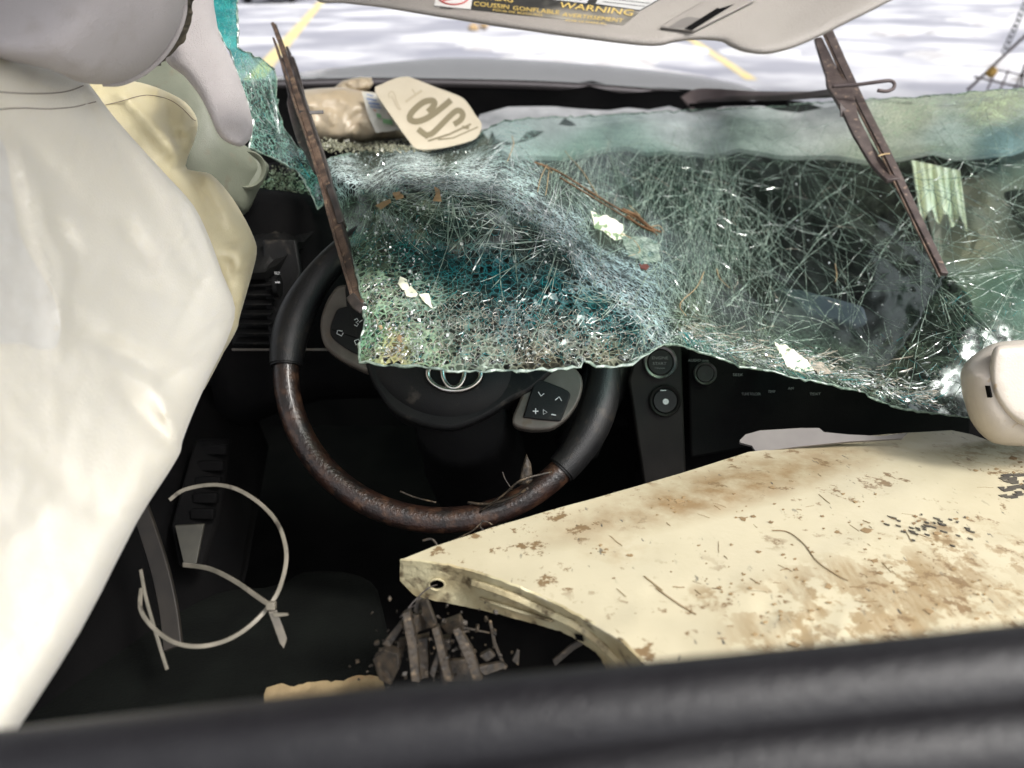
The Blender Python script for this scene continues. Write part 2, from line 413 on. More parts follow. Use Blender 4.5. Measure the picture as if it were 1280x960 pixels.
def strand_mat(name, c, tl_=.5, gloss=.15):
    m = bpy.data.materials.new(name); m.use_nodes = True; n = m.node_tree.nodes; L = m.node_tree.links; n.clear()
    out = n.new('ShaderNodeOutputMaterial'); tc = n.new('ShaderNodeTexCoord')
    no = n.new('ShaderNodeTexNoise'); no.inputs['Scale'].default_value = 160; L.new(tc.outputs['Object'], no.inputs['Vector'])
    rp = n.new('ShaderNodeMapRange'); rp.inputs[1].default_value = .38; rp.inputs[2].default_value = .62; L.new(no.outputs[0], rp.inputs[0])
    mc = n.new('ShaderNodeMix'); mc.data_type = 'RGBA'; mc.inputs[6].default_value = (c[0] * .35, c[1] * .42, c[2] * .42, 1); mc.inputs[7].default_value = (*c, 1); L.new(rp.outputs[0], mc.inputs[0])
    df = n.new('ShaderNodeBsdfDiffuse'); tl = n.new('ShaderNodeBsdfTranslucent'); L.new(mc.outputs[2], df.inputs[0]); L.new(mc.outputs[2], tl.inputs[0])
    a = n.new('ShaderNodeMixShader'); a.inputs[0].default_value = tl_; L.new(df.outputs[0], a.inputs[1]); L.new(tl.outputs[0], a.inputs[2])
    g = n.new('ShaderNodeBsdfGlossy'); g.inputs['Roughness'].default_value = .12
    b = n.new('ShaderNodeMixShader'); b.inputs[0].default_value = gloss; L.new(a.outputs[0], b.inputs[1]); L.new(g.outputs[0], b.inputs[2])
    L.new(b.outputs[0], out.inputs[0]); return m
m_crack = strand_mat('glass_crack_faces', (.44, .56, .46), .45, .16)
m_crackw = strand_mat('glass_crack_faces_white', (.88, .93, .91), .35, .3)
m_crackt = strand_mat('glass_crack_faces_teal', (.02, .36, .38), .4, .1)
m_crackb = strand_mat('glass_crack_faces_dusty', (.60, .53, .43), .3, .1)

def panel_mat():
    m = bpy.data.materials.new('scratched_cream_paint'); m.use_nodes = True; n = m.node_tree.nodes; L = m.node_tree.links; p = n['Principled BSDF']
    tc = n.new('ShaderNodeTexCoord'); uv = n.new('ShaderNodeUVMap'); uv.uv_map = 'UVMap'
    def noi(sc, de, src, rough=.55, st=None):
        if st:
            mp = n.new('ShaderNodeMapping'); mp.inputs['Scale'].default_value = st; mp.inputs['Rotation'].default_value = (0, 0, .5); L.new(src, mp.inputs[0]); src = mp.outputs[0]
        t = n.new('ShaderNodeTexNoise'); t.inputs['Scale'].default_value = sc; t.inputs['Detail'].default_value = de; t.inputs['Roughness'].default_value = rough; L.new(src, t.inputs['Vector']); return t.outputs[0]
    def rng(v, a, b, c=0, d=1):
        q = n.new('ShaderNodeMapRange'); L.new(v, q.inputs[0]); q.inputs[1].default_value = a; q.inputs[2].default_value = b; q.inputs[3].default_value = c; q.inputs[4].default_value = d; return q.outputs[0]
    def mul(a, b, op='MULTIPLY'):
        q = n.new('ShaderNodeMath'); q.operation = op; q.use_clamp = True; L.new(a, q.inputs[0])
        if hasattr(b, 'links'): L.new(b, q.inputs[1])
        else: q.inputs[1].default_value = b
        return q.outputs[0]
    def blob(x, y, rx, ry, rot=0):
        mp = n.new('ShaderNodeMapping'); mp.vector_type = 'TEXTURE'; mp.inputs['Location'].default_value = (x / 100, y / 100, 0); mp.inputs['Scale'].default_value = (rx / 100, ry / 100, 1); mp.inputs['Rotation'].default_value = (0, 0, rad(rot))
        L.new(uv.outputs[0], mp.inputs[0]); q = n.new('ShaderNodeVectorMath'); q.operation = 'LENGTH'; L.new(mp.outputs[0], q.inputs[0]); return rng(q.outputs['Value'], .35, 1.1, 1, 0)
    ob = tc.outputs['Object']
    def mixc(fac, a, c):
        mx = n.new('ShaderNodeMix'); mx.data_type = 'RGBA'; L.new(fac, mx.inputs[0])
        if hasattr(a, 'links'): L.new(a, mx.inputs[6])
        else: mx.inputs[6].default_value = (*a, 1)
        mx.inputs[7].default_value = (*c, 1); return mx.outputs[2]
    col = mixc(rng(noi(6, 5, ob), .35, .65), (.48, .435, .31), (.41, .365, .25))
    n1 = noi(26, 9, ob, .65); n2 = noi(70, 8, ob, .7); n3 = noi(160, 5, ob, .6, (1, .35, 1))
    # brown smear along the far edge
    s1 = mul(blob(900, 612, 250, 34, -15), rng(n1, .35, .58, .25, 1))
    col = mixc(mul(s1, .95), col, (.23, .15, .07))
    s1b = mul(blob(775, 690, 55, 22, -6), rng(n1, .4, .62)); col = mixc(mul(s1b, .6), col, (.30, .21, .11))
    # muddy film in the lower middle and right
    n4 = noi(42, 10, ob, .72); n5 = noi(60, 8, ob, .7, (1, .22, 1))
    a1 = mul(mul(rng(blob(1085, 765, 190, 80, -8), 0, .5), rng(n1, .47, .50, 0, 1)), rng(n5, .38, .56, .25, 1))
    a2 = mul(mul(rng(blob(1205, 735, 130, 85, 10), 0, .5), rng(n4, .50, .53, 0, 1)), rng(n5, .40, .55, .2, 1))
    a3 = mul(blob(1245, 565, 80, 26, 4), rng(n2, .47, .58, 0, 1))
    a4 = mul(blob(900, 745, 60, 20, 0), rng(n1, .50, .56, 0, 1))
    for a in (a1, a2, a3, a4): col = mixc(mul(a, .9), col, (.26, .19, .10))
    # scattered flecks
    fl = mul(rng(n4, .575, .59), rng(noi(9, 3, ob), .44, .53)); col = mixc(fl, col, (.18, .12, .06))
    fd = mul(rng(n3, .65, .67), rng(noi(14, 2, ob), .45, .6)); col = mixc(fd, col, (.05, .045, .04))
    L.new(col, p.inputs['Base Color'])
    L.new(rng(n1, .35, .6, .34, .5), p.inputs['Roughness']); p.inputs['Coat Weight'].default_value = .3; p.inputs['Coat Roughness'].default_value = .2
    b = n.new('ShaderNodeBump'); b.inputs['Strength'].default_value = .55; b.inputs['Distance'].default_value = .001; L.new(n2, b.inputs['Height']); L.new(b.outputs[0], p.inputs['Normal'])
    return m
m_panel = panel_mat()
m_flange = M('flange_dirty_cream', (.46, .42, .27), (.30, .24, .13), 24, .5, c3=(.09, .065, .035), s3=70, t3=(.55, .68), bump=.8, bscale=200, detail=8)

# ------------------------------------------------------------------ the setting
def disc_sheet(name, x0, x1, y0, y1, z, m, nx=2, ny=2):
    vs = [(x0 + (x1 - x0) * i / nx, y0 + (y1 - y0) * j / ny, z) for j in range(ny + 1) for i in range(nx + 1)]
    fs = [(j * (nx + 1) + i, j * (nx + 1) + i + 1, (j + 1) * (nx + 1) + i + 1, (j + 1) * (nx + 1) + i) for j in range(ny) for i in range(nx)]
    return tag(link(name, mesh(vs, fs), m), kind='structure')
disc_sheet('ground', -300, 300, -300, 300, 0, m_concrete)
def gpt(px, py, z=0):
    v = P(px, py, 1) - Vector((0, 0, CAMH)); t = (z - CAMH) / v.z; return Vector((0, 0, CAMH)) + v * t
def stripe(name, a, b, wd, m, label):
    d = (b - a).normalized(); s = Vector((-d.y, d.x, 0)) * wd / 2
    n = 14; vs = []
    for i in range(n + 1):
        c = a.lerp(b, i / n); e = U(-.01, .01); vs += [c - s * (1 + e) + Vector((0, 0, .004)), c + s * (1 - e) + Vector((0, 0, .004))]
    fs = [(2 * i, 2 * i + 1, 2 * i + 3, 2 * i + 2) for i in range(n)]
    o = link(name, mesh(vs, fs), m); o['kind'] = 'structure'; o['label'] = label; return o
a = gpt(350, 62); b = gpt(402, 2); stripe('painted_line', a + (a - b) * .6, b + (b - a) * .6, .22, m_yel, 'yellow painted parking line on the pavement at the left')
a = gpt(940, 100); b = gpt(880, 60); stripe('painted_line', a, b + (b - a) * 1.5, .14, m_yel, 'yellow painted line on the pavement beyond the hood')
# snow and slush on the ground
pg = MB()
for k in range(22):
    c = gpt(random.choice((U(500, 900), U(840, 1320))), U(6, 112)); rx = U(.1, 1.3) * (1 if c.y > 9 else .5); n = 22; ring = []
    ring2 = []
    for i in range(n):
        t = 2 * math.pi * i / n; rr = rx * (1 + .35 * nz(math.cos(t) * 1.3 + k * 7, math.sin(t) * 1.3))
        ring.append(c + Vector((math.cos(t) * rr, math.sin(t) * rr * 1.3, .002))); ring2.append(c + Vector((math.cos(t) * rr * .8, math.sin(t) * rr, U(.03, .06))))
    pg.add(ring + ring2 + [c + Vector((0, 0, .07))], [(i, (i + 1) % n, n + (i + 1) % n, n + i) for i in range(n)] + [(n + i, n + (i + 1) % n, 2 * n) for i in range(n)])
tag(pg.build('snow_patches', m_snow, smooth=True), 'patches of trampled snow and slush on the pavement', kind='stuff')
mb = MB(); c = gpt(598, 38)
for k in range(14):
    q = c + Vector((U(-.16, .16), U(-.25, .25), U(.03, .1))); mb.lathe(q, Vector((1, 0, 0)), Vector((0, 1, 0)), Vector((0, 0, 1)), [(0, -.05), (U(.04, .08), -.02), (U(.03, .06), .03), (0, .06)], 7)
tag(mb.build('leaf_litter', m_leaf), 'small heap of brown leaf litter on the snow below the sun visor', 'leaf litter')

# parked car far off, upper left
def far_car():
    c = gpt(338, 3.5); t = thing('parked_car', 'white parked car far off at upper left showing only its tyres', 'car', c)
    X = Vector((1, 0, 0)); Y = Vector((0, 1, 0)); Z = Vector((0, 0, 1)); hw = .70
    for sx in (-1, 1):
        for yy in (.0, 2.6):
            wb = MB(); wb.lathe(c + X * (sx * hw) + Y * yy + Z * .32, Y, Z, X, [(.18, -.1), (.3, -.1), (.32, -.07), (.32, .07), (.3, .1), (.18, .1)], 24); wo_ = wb.build('wheel', m_tyre, t, True, sharp=40)
            wb = MB(); wb.lathe(c + X * (sx * hw) + Y * yy + Z * .32, Y, Z, X, [(.0, -.09), (.18, -.08), (.18, .08), (0, .09)], 20); wb.build('rim', m_chrome, wo_, True, sharp=40)
    prof = [(-.75, .28), (-.85, .6), (-.8, .95), (-.2, 1.02), (.35, 1.45), (1.9, 1.5), (2.7, 1.4), (3.3, 1.0), (3.45, .6), (3.4, .3)]
    mb = MB(); mb.prism([c - X * .82 + Y * y + Z * z for y, z in prof], X * 1.64); mb.build('body', m_white, t, bevel=.06)
    mb = MB(); mb.prism([c - X * .68 + Y * y + Z * z for y, z in [(-.14, 1.1), (.30, 1.42), (.27, 1.45), (-.2, 1.09)]], X * 1.36); mb.build('windscreen', m_wglass, t)
    for sx in (-.6, .6):
        mb = MB(); mb.lathe(c + X * sx - Y * .84 + Z * .72, X, Z, Y, [(0, -.03), (.1, -.02), (.12, .03), (0, .05)], 16); mb.build('headlight', m_chrome, t, True)
far_car()

# lifting grate hung on a chain, upper right
def grate():
    d = 3.4; t = thing('tow_grate', 'dark metal grate hanging from a chain at the upper right', 'grate', P(1255, 100, d))
    def seg(a, b, w_, nm='bar', m=m_rust, n=4):
        mb = MB(); mb.tube([P(*a, d), P(*b, d + .05)], w_ / F * d, n); return mb.build(nm, m, t)
    seg((1210, 112), (1282, 44), 2.6, 'brace'); seg((1218, 96), (1300, 114), 1.3, 'rail'); seg((1238, 86), (1300, 98), 1.0, 'rail')
    for x in (1238, 1254, 1272, 1290): seg((x - 4, 112), (x + 7, 88), 1.2)
    seg((1276, 112), (1281, 80), 1.5, 'post')
    mb = MB(); mb.lathe(P(1240, 90, d - .03), RIGHT, UP, BACK, [(0, -.02), (.022, -.012), (.02, .01), (0, .02)], 8); mb.build('rag', m_ylw, t, True)
    for k in range(11):
        u = k / 10; x = 1256 + 30 * u; y = 63 - 68 * u; c = P(x, y, d); dr = (P(1286, -5, d) - P(1256, 63, d)).normalized()
        sd_ = RIGHT if k % 2 == 0 else BACK; sd_ = (sd_ - dr * sd_.dot(dr)).normalized(); 
        sd_ = (RIGHT * (1 if k % 2 == 0 else .75) + BACK * (0 if k % 2 == 0 else .6)); sd_ = (sd_ - dr * sd_.dot(dr)).normalized()
        pts = [c + dr * (.017 * math.cos(q)) + sd_ * (.0105 * math.sin(q)) for q in [2 * math.pi * i / 14 for i in range(14)]]
        mb = MB(); mb.tube(pts, .0026, 6, closed=True); mb.build('link', m_chain, t, True)
grate()

# added canopy, out of view, to shade the wreck and darken glass reflections: corrugated roof on posts, open on all sides
m_cano = M('added_canopy_steel', (.16, .155, .14), (.20, .19, .17), 2, .6)
cano = thing('added_canopy', 'added grey steel canopy, unseen above the wreck, darkening the glass reflections', 'canopy', (0, 0, 0))
mb = MB(); n = 60; y0, y1 = .5, 8.0
for i in range(n):
    xa = -6 + 12 * i / n; xb = -6 + 12 * (i + 1) / n; za = 3.6 + (.04 if i % 2 else 0); zb = 3.6 + (0 if i % 2 else .04)
    mb.add([(xa, y0, za), (xb, y0, zb), (xb, y1, zb), (xa, y1, za), (xa, y0, za + .03), (xb, y0, zb + .03), (xb, y1, zb + .03), (xa, y1, za + .03)], [(0, 1, 2, 3), (7, 6, 5, 4), (0, 4, 5, 1), (3, 2, 6, 7)])
mb.build('added_canopy_sheet', m_cano, cano)
for x_ in (-5.8, 5.8):
    for y_ in (.6, 7.8):
        mb = MB(); mb.box(Vector((x_, y_, 1.77)), Vector((1, 0, 0)), Vector((0, 1, 0)), Vector((0, 0, 1)), .08, .08, 1.77); mb.build('post', m_cano, cano, bevel=.01)
for y_ in (.6, 3.0, 5.4, 7.8):
    mb = MB(); mb.box(Vector((0, y_, 3.5)), Vector((1, 0, 0)), Vector((0, 1, 0)), Vector((0, 0, 1)), 5.7, .06, .09); mb.build('added_canopy_beam', m_cano, cano)

# ------------------------------------------------------------------ the wrecked car
car = thing('wrecked_car', 'silver car wreck with dark dashboard, pale pillar trim and crumpled front seen from inside', 'car', (0, .9, 0))
X, Y, Z = Vector((1, 0, 0)), Vector((0, 1, 0)), Vector((0, 0, 1))
# hood
hood_poly = smooth_poly([(300, 103), (345, 95), (400, 87), (480, 78), (560, 72), (650, 74), (760, 82), (860, 93), (930, 106), (960, 122), (960, 131), (860, 118), (700, 106), (560, 102), (450, 101)], 4)
hd = plane((300, 103, 1.95), (960, 126, 1.9), (560, 72, 3.1))
hood = pillow('hood', hood_poly, hd, m_hood, car, 9, 9, .05, .02)
mb = MB(); mb.tube(pxpath([(300, 107, 1.93), (450, 103, 1.92), (560, 104, 1.92), (700, 108, 1.92), (860, 120, 1.9), (960, 132, 1.88)]), .012, 10); mb.build('hood_edge', m_hood, hood, True)
# cowl: dark gutter below the hood
sheet('cowl', [(300, 104), (450, 102), (700, 106), (860, 116), (1000, 128), (1180, 136), (1180, 152), (1000, 146), (860, 150), (700, 158), (600, 190), (300, 260)], plane((300, 100, 1.98), (1180, 100, 1.98), (700, 230, 1.5)), m_dark, car, 40, .01,
      disp=lambda x, y, c: .02 * nz(x / 60, y / 30))
REFL = sheet('painted_reflection_band', smooth_poly([(600, 140), (760, 134), (1000, 136), (1180, 130), (1320, 120), (1320, 176), (1130, 198), (1000, 190), (760, 186), (640, 196)], 3), plane((600, 140, 1.78), (1180, 130, 1.74), (900, 190, 1.62)), M('painted_reflection_grey', (.34, .35, .36), (.80, .80, .80), 9, .5), car, 24, .01, disp=lambda x, y, c: .02 * nz(x / 50, y / 30))  # pale sheet behind the glass, painted as the ground and sky reflection
# roof slab out of view, cut to shade the airbag, with cabin shell below
mb = MB(); mb.box(Vector((-.34, .34, 1.62)), X, Y, Z, .46, .27, .02); mb.build('shade_roof', m_pillar, car, bevel=.015)
mb = MB(); mb.box(Vector((-.86, .5, .52)), X, Y, Z, .05, 1.1, .42); mb.build('door_shell', m_dark, car, bevel=.02)
mb = MB(); mb.box(Vector((1.06, .5, .50)), X, Y, Z, .05, 1.1, .38); mb.build('door_shell', m_dark, car, bevel=.02)
mb = MB(); mb.box(Vector((.1, .7, .22)), X, Y, Z, .95, 1.3, .02); mb.build('floor_pan', m_dark, car)
mb = MB(); mb.box(Vector((.1, 1.72, .55)), X, Y, Z, .95, .03, .38); mb.build('firewall', m_dark, car)

# dashboard body : dark slab behind the wheel
dd = tps([(290, 300, 1.08), (290, 560, 1.10), (560, 300, 1.12), (560, 600, 1.2), (800, 430, 1.05), (800, 600, 1.08), (1200, 500, 1.1), (1200, 640, 1.15), (340, 380, 1.06)])
dash_poly = smooth_poly([(270, 250), (330, 236), (420, 250), (560, 270), (680, 300), (760, 380), (800, 400), (860, 425), (1000, 460), (1150, 500), (1320, 510), (1320, 640), (1000, 640), (800, 640), (780, 520), (560, 500), (400, 500), (270, 520)], 3)
dash = pillow('dashboard', dash_poly, dd, m_dark, car, 22, 30, .05, .05, disp=lambda x, y: .012 * nz(x / 120, y / 90))
def on(x, y, lift=0): return P(x, y, dd(x, y) - .055 - lift)
# left vent with slats
vf = MB()
vp = [(297, 325), (342, 322), (345, 432), (292, 432)]
vf.prism([on(x, y, .004) for x, y in vp], BACK * .006); vent = vf.build('vent', m_black, dash, bevel=.002)
for k in range(9):
    y = 330 + k * 12; mb = MB(); c = on(318, y, .018); mb.box(c, RIGHT, (UP * .8 + BACK * .6), (BACK * .8 - UP * .6), 24 / F * .96, .0016, .007); mb.build('slat', m_black, dash, bevel=.0006)
mb = MB(); mb.prism([on(x, y, .02) for x, y in [(330, 300), (372, 300), (378, 340), (362, 400), (352, 432), (338, 432)]], BACK * .008); mb.build('vent_bezel', m_black, dash, bevel=.003)
mb = MB(); c = on(347, 358, .030); mb.lathe(c - RIGHT * .003, UP, BACK, RIGHT, [(.0, 0), (.014, 0), (.014, .006), (0, .006)], 28); mb.build('thumbwheel', m_black, dash, True, sharp=40)
mb = MB(); mb.box(on(347, 353, .0457), RIGHT, UP, BACK, .0028, .0009, .0008)
for k in range(3): mb.tube([on(343 + i * 1.4, 340 + k * 2.2 + (.6 if i % 2 else 0), .0285) for i in range(6)], .00035, 4)
mb.build('vent_symbol', m_print, dash)['kind'] = 'stuff'
mb = MB(); mb.bar([on(x, 437, .012) for x in (290, 350, 420)], .0016, .002, BACK); mb.build('trim_strip', m_silver, dash, bevel=.0005)
# centre stack
cs = plane((785, 430, .955), (850, 430, .955), (820, 570, .965))
def cp(x, y, lift=0): return P(x, y, cs(x, y) - lift)
mb = MB(); mb.prism([cp(x, y) for x, y in [(800, 420), (850, 424), (857, 620), (806, 620), (784, 475)]][::-1], BACK * .008); mb.build('switch_panel', m_greytrim, dash, bevel=.003)
def knob(cx, cy, r, cp_, name, inner):
    k = r / F * cs(cx, cy); c = cp_(cx, cy, .009)
    mb = MB(); mb.lathe(c, RIGHT, UP, BACK, [(k, 0), (k, .003), (k * .93, .0045), (k * .80, .003), (k * .78, 0)], 48); rg = mb.build(name, inner, dash, True, sharp=40)
    mb = MB(); mb.lathe(c, RIGHT, UP, BACK, [(k * .77, -.002), (k * .77, .002), (k * .7, .0035), (0, .0028)], 48); mb.build('cap', m_black, rg, True, sharp=40); return rg
b1 = knob(825, 453, 21, cp, 'start_button', m_ring); b2 = knob(831, 501, 20, cp, 'mirror_knob', m_greytrim)
mb = MB()
text_on(mb, 'ENGINE', (815, 449), (20, 0), (0, -3.4), lambda x, y: cs(x, y) - .0125, .0003); text_on(mb, 'START', (816, 456), (17, 0), (0, -3.4), lambda x, y: cs(x, y) - .0125, .0003); text_on(mb, 'STOP', (818, 463), (13, 0), (0, -3.4), lambda x, y: cs(x, y) - .0125, .0003)
mb.build('start_print', m_dimprint, b1)
mb = MB(); mb.lathe(cp(832, 502, .0125), RIGHT, UP, BACK, [(.0035, 0), (.0035, .001), (.0022, .001), (.0022, 0)], 20); mb.box(cp(832, 502, .0135), RIGHT, UP, BACK, .0006, .0024, .0004); mb.box(cp(829, 488, .0122), RIGHT, UP, BACK, .0035, .0004, .0003); mb.build('knob_mark', m_print, b2)
ap = plane((860, 420, .965), (1150, 480, .99), (900, 560, .975))
mb = MB(); mb.prism([P(x, y, ap(x, y)) for x, y in [(858, 400), (1000, 430), (1210, 500), (1210, 560), (930, 560), (862, 572)]][::-1], BACK * .006); mb.build('audio_panel', m_dark, dash, bevel=.003)
k3 = knob(881, 467, 14.5, lambda x, y, l=0: P(x, y, ap(x, y) - l - .001), 'audio_knob', m_ring)
mb = MB(); L_ = lambda x, y: ap(x, y) - .0075
for s_, x, y, w_ in (('AUDIO', 860, 452, 16), ('PWR', 878, 453, 8), ('SEEK', 916, 470, 13), ('TUNE FOLDER', 927, 494, 24), ('TEMP', 960, 491, 9), ('AM', 985, 487, 7), ('TEXT', 1012, 494, 14)):
    text_on(mb, s_, (x, y), (w_, 0), (0, -3.2), L_, .0004)
mb.build('audio_print', m_dimprint, dash)['kind'] = 'stuff'
# column and lower dash shapes
mb = MB(); mb.tube(pxpath([(720, 560, 1.0), (745, 500, .98), (770, 450, 1.0), (790, 400, 1.05)]), [.03] * 16, 12); mb.build('column_shroud', m_black, dash, True)
mb = MB(); mb.tube(pxpath([(575, 520, .86), (590, 560, 1.0), (600, 600, 1.15)], 4), [.05, .055, .06, .06, .06, .07, .07, .07, .07], 16); mb.build('steering_column', m_dark, dash, True)

# left end of the dash under the glass, with crumbs
sheet('dash_corner', smooth_poly([(296, 262), (322, 240), (336, 206), (372, 212), (395, 240), (405, 275), (380, 300), (345, 330), (305, 340)], 3), plane((300, 300, 1.02), (400, 230, 1.12), (340, 210, 1.15)), m_black, car, 7, .01,
      disp=lambda x, y, c: .006 * nz(x / 14, y / 14))

# pillar trims
pd = tps([(-20, 0, .60), (225, -10, .66), (150, 100, .66), (-20, 60, .58), (100, 40, .59)])
pil = pillow('pillar_trim', smooth_poly([(-30, -60), (228, -60), (230, 10), (222, 40), (204, 68), (180, 90), (150, 103), (105, 104), (60, 86), (-30, 56)], 4), pd, m_pillar, car, 10, 26, .045, .02)
mb = MB(); mb.tube(pxpath([(228, -30, .665), (231, 10, .665), (222, 42, .665), (204, 70, .665), (180, 91, .665), (152, 104, .66), (128, 105, .655)]), .0022, 8); mb.build('edge_piping', m_pillar, pil, True)
sheet('torn_backing', smooth_poly([(222, -30), (243, -30), (240, 20), (232, 48), (206, 76), (165, 102), (150, 103), (190, 86), (212, 60), (222, 30)], 3), plane((222, 0, .675), (240, 0, .69), (160, 100, .68)), m_lead, pil, 4, .004, disp=lambda x, y, c: .003 * nz(x / 5, y / 5))
gp = tps([(240, -20, .74), (206, 73, .74), (262, 142, .76), (297, 180, .76), (316, 150, .79), (290, 80, .78)])
pillow('grab_handle', smooth_poly([(236, -60), (215, 30), (206, 73), (230, 95), (249, 119), (261, 142), (275, 171), (297, 183), (309, 178), (316, 162), (311, 132), (294, 84), (272, 34), (258, -60)], 4), gp, m_pillar, car, 7, 17, .022, .012)
lp = tps([(150, 100, .95), (206, 73, .95), (262, 142, .93), (310, 188, .96), (335, 215, 1.0), (300, 262, .98), (240, 200, .92)])
lower = pillow('lower_pillar_trim', smooth_poly([(150, 60), (215, 60), (262, 110), (285, 160), (312, 186), (330, 200), (336, 212), (322, 240), (306, 268), (280, 262), (220, 235), (150, 160)], 4), lp, m_pillar2, car, 8, 22, .03, .01)
mb = MB(); c = P(309, 212, .945); ax = (RIGHT * .75 + BACK * -.62).normalized(); nn = (BACK * .75 + RIGHT * .62).normalized()
mb.lathe(c, ax, (UP * .98 + RIGHT * .2).normalized(), nn, [(.0245, -.012), (.0245, -.002), (.022, .001), (.020, -.001), (.019, -.004), (0, -.004)], 40)
mb.build('tweeter_grille', m_pillar2, lower, True, sharp=35)
mb = MB(); mb.box(P(251, 153, .915), (RIGHT * .4 - UP * .9).normalized(), (RIGHT * .9 + UP * .4), BACK, .012, .02, .006); mb.build('trim_bracket', m_pillar2, lower, bevel=.003)

# door inner panel with switches
mb = MB(); mb.prism([P(x, y, d) for x, y, d in [(150, 480, 1.0), (300, 480, 1.12), (330, 560, 1.15), (300, 720, 1.02), (260, 900, .85), (0, 960, .7), (0, 700, .8)]], -BACK * .03); door = mb.build('door_panel', m_dark, car, bevel=.01)
mb = MB(); mb.prism([P(x, y, d) for x, y, d in [(248, 548, .99), (292, 548, 1.02), (276, 650, .96), (258, 712, .92), (228, 706, .90), (218, 655, .93)]], BACK * .012); sw = mb.build('armrest_console', m_dark, door, bevel=.004)
for k in range(5):
    u = k / 4; mb = MB(); mb.box(P(268 - 14 * u, 562 + 80 * u, .985 - .05 * u), RIGHT, UP, BACK, .017 - .003 * u, .0065, .006); mb.build('window_switch', m_dark, door, bevel=.002)
mb = MB(); mb.prism([P(x, y, d) for x, y, d in [(220, 656, .90), (257, 654, .91), (247, 704, .88), (231, 704, .88)]], BACK * .004); mb.build('switch_cover', M('dusty_olive_grey', (.02, .019, .014), (.032, .03, .022), 60, .6), door, bevel=.001)
mb = MB(); mb.bar(pxpath([(172, 625, .80), (186, 665, .78), (200, 710, .76), (211, 760, .74), (217, 810, .72)]), .009, .0025, BACK); mb.build('pull_strap', M('dark_brown_strap', (.009, .007, .005), (.018, .014, .010), 40, .6), door, bevel=.001)

# driver seat cushion and floor clutter
seat = pillow('driver_seat', smooth_poly([(-40, 760), (120, 740), (330, 735), (380, 715), (450, 720), (478, 760), (480, 900), (300, 960), (-40, 960)], 3), plane((0, 760, .95), (470, 760, .95), (200, 960, .70)), M('dark_green_grey_cloth', (.003, .0035, .003), (.005, .006, .005), 20, .9, bump=.7, bscale=300, spec=.1), None, 20, 60, .03, .03)
tag(seat, 'dark cloth driver seat cushion almost lost in shadow behind the zip tie loop', 'car seat')
fo = sheet('foam_strip', [(330, 868), (333, 860), (352, 857), (368, 859), (384, 853), (410, 850), (414, 853), (440, 846), (462, 843), (478, 848), (482, 862), (500, 870), (500, 910), (330, 910)], plane((330, 860, .62), (500, 860, .63), (400, 910, .58)), m_foam, None, 5, .012, True, disp=lambda x, y, c: .003 * nz(x / 20, y / 14))
tag(fo, 'dusty tan and orange foam strip lying just above the blurred black padding', 'foam strip')

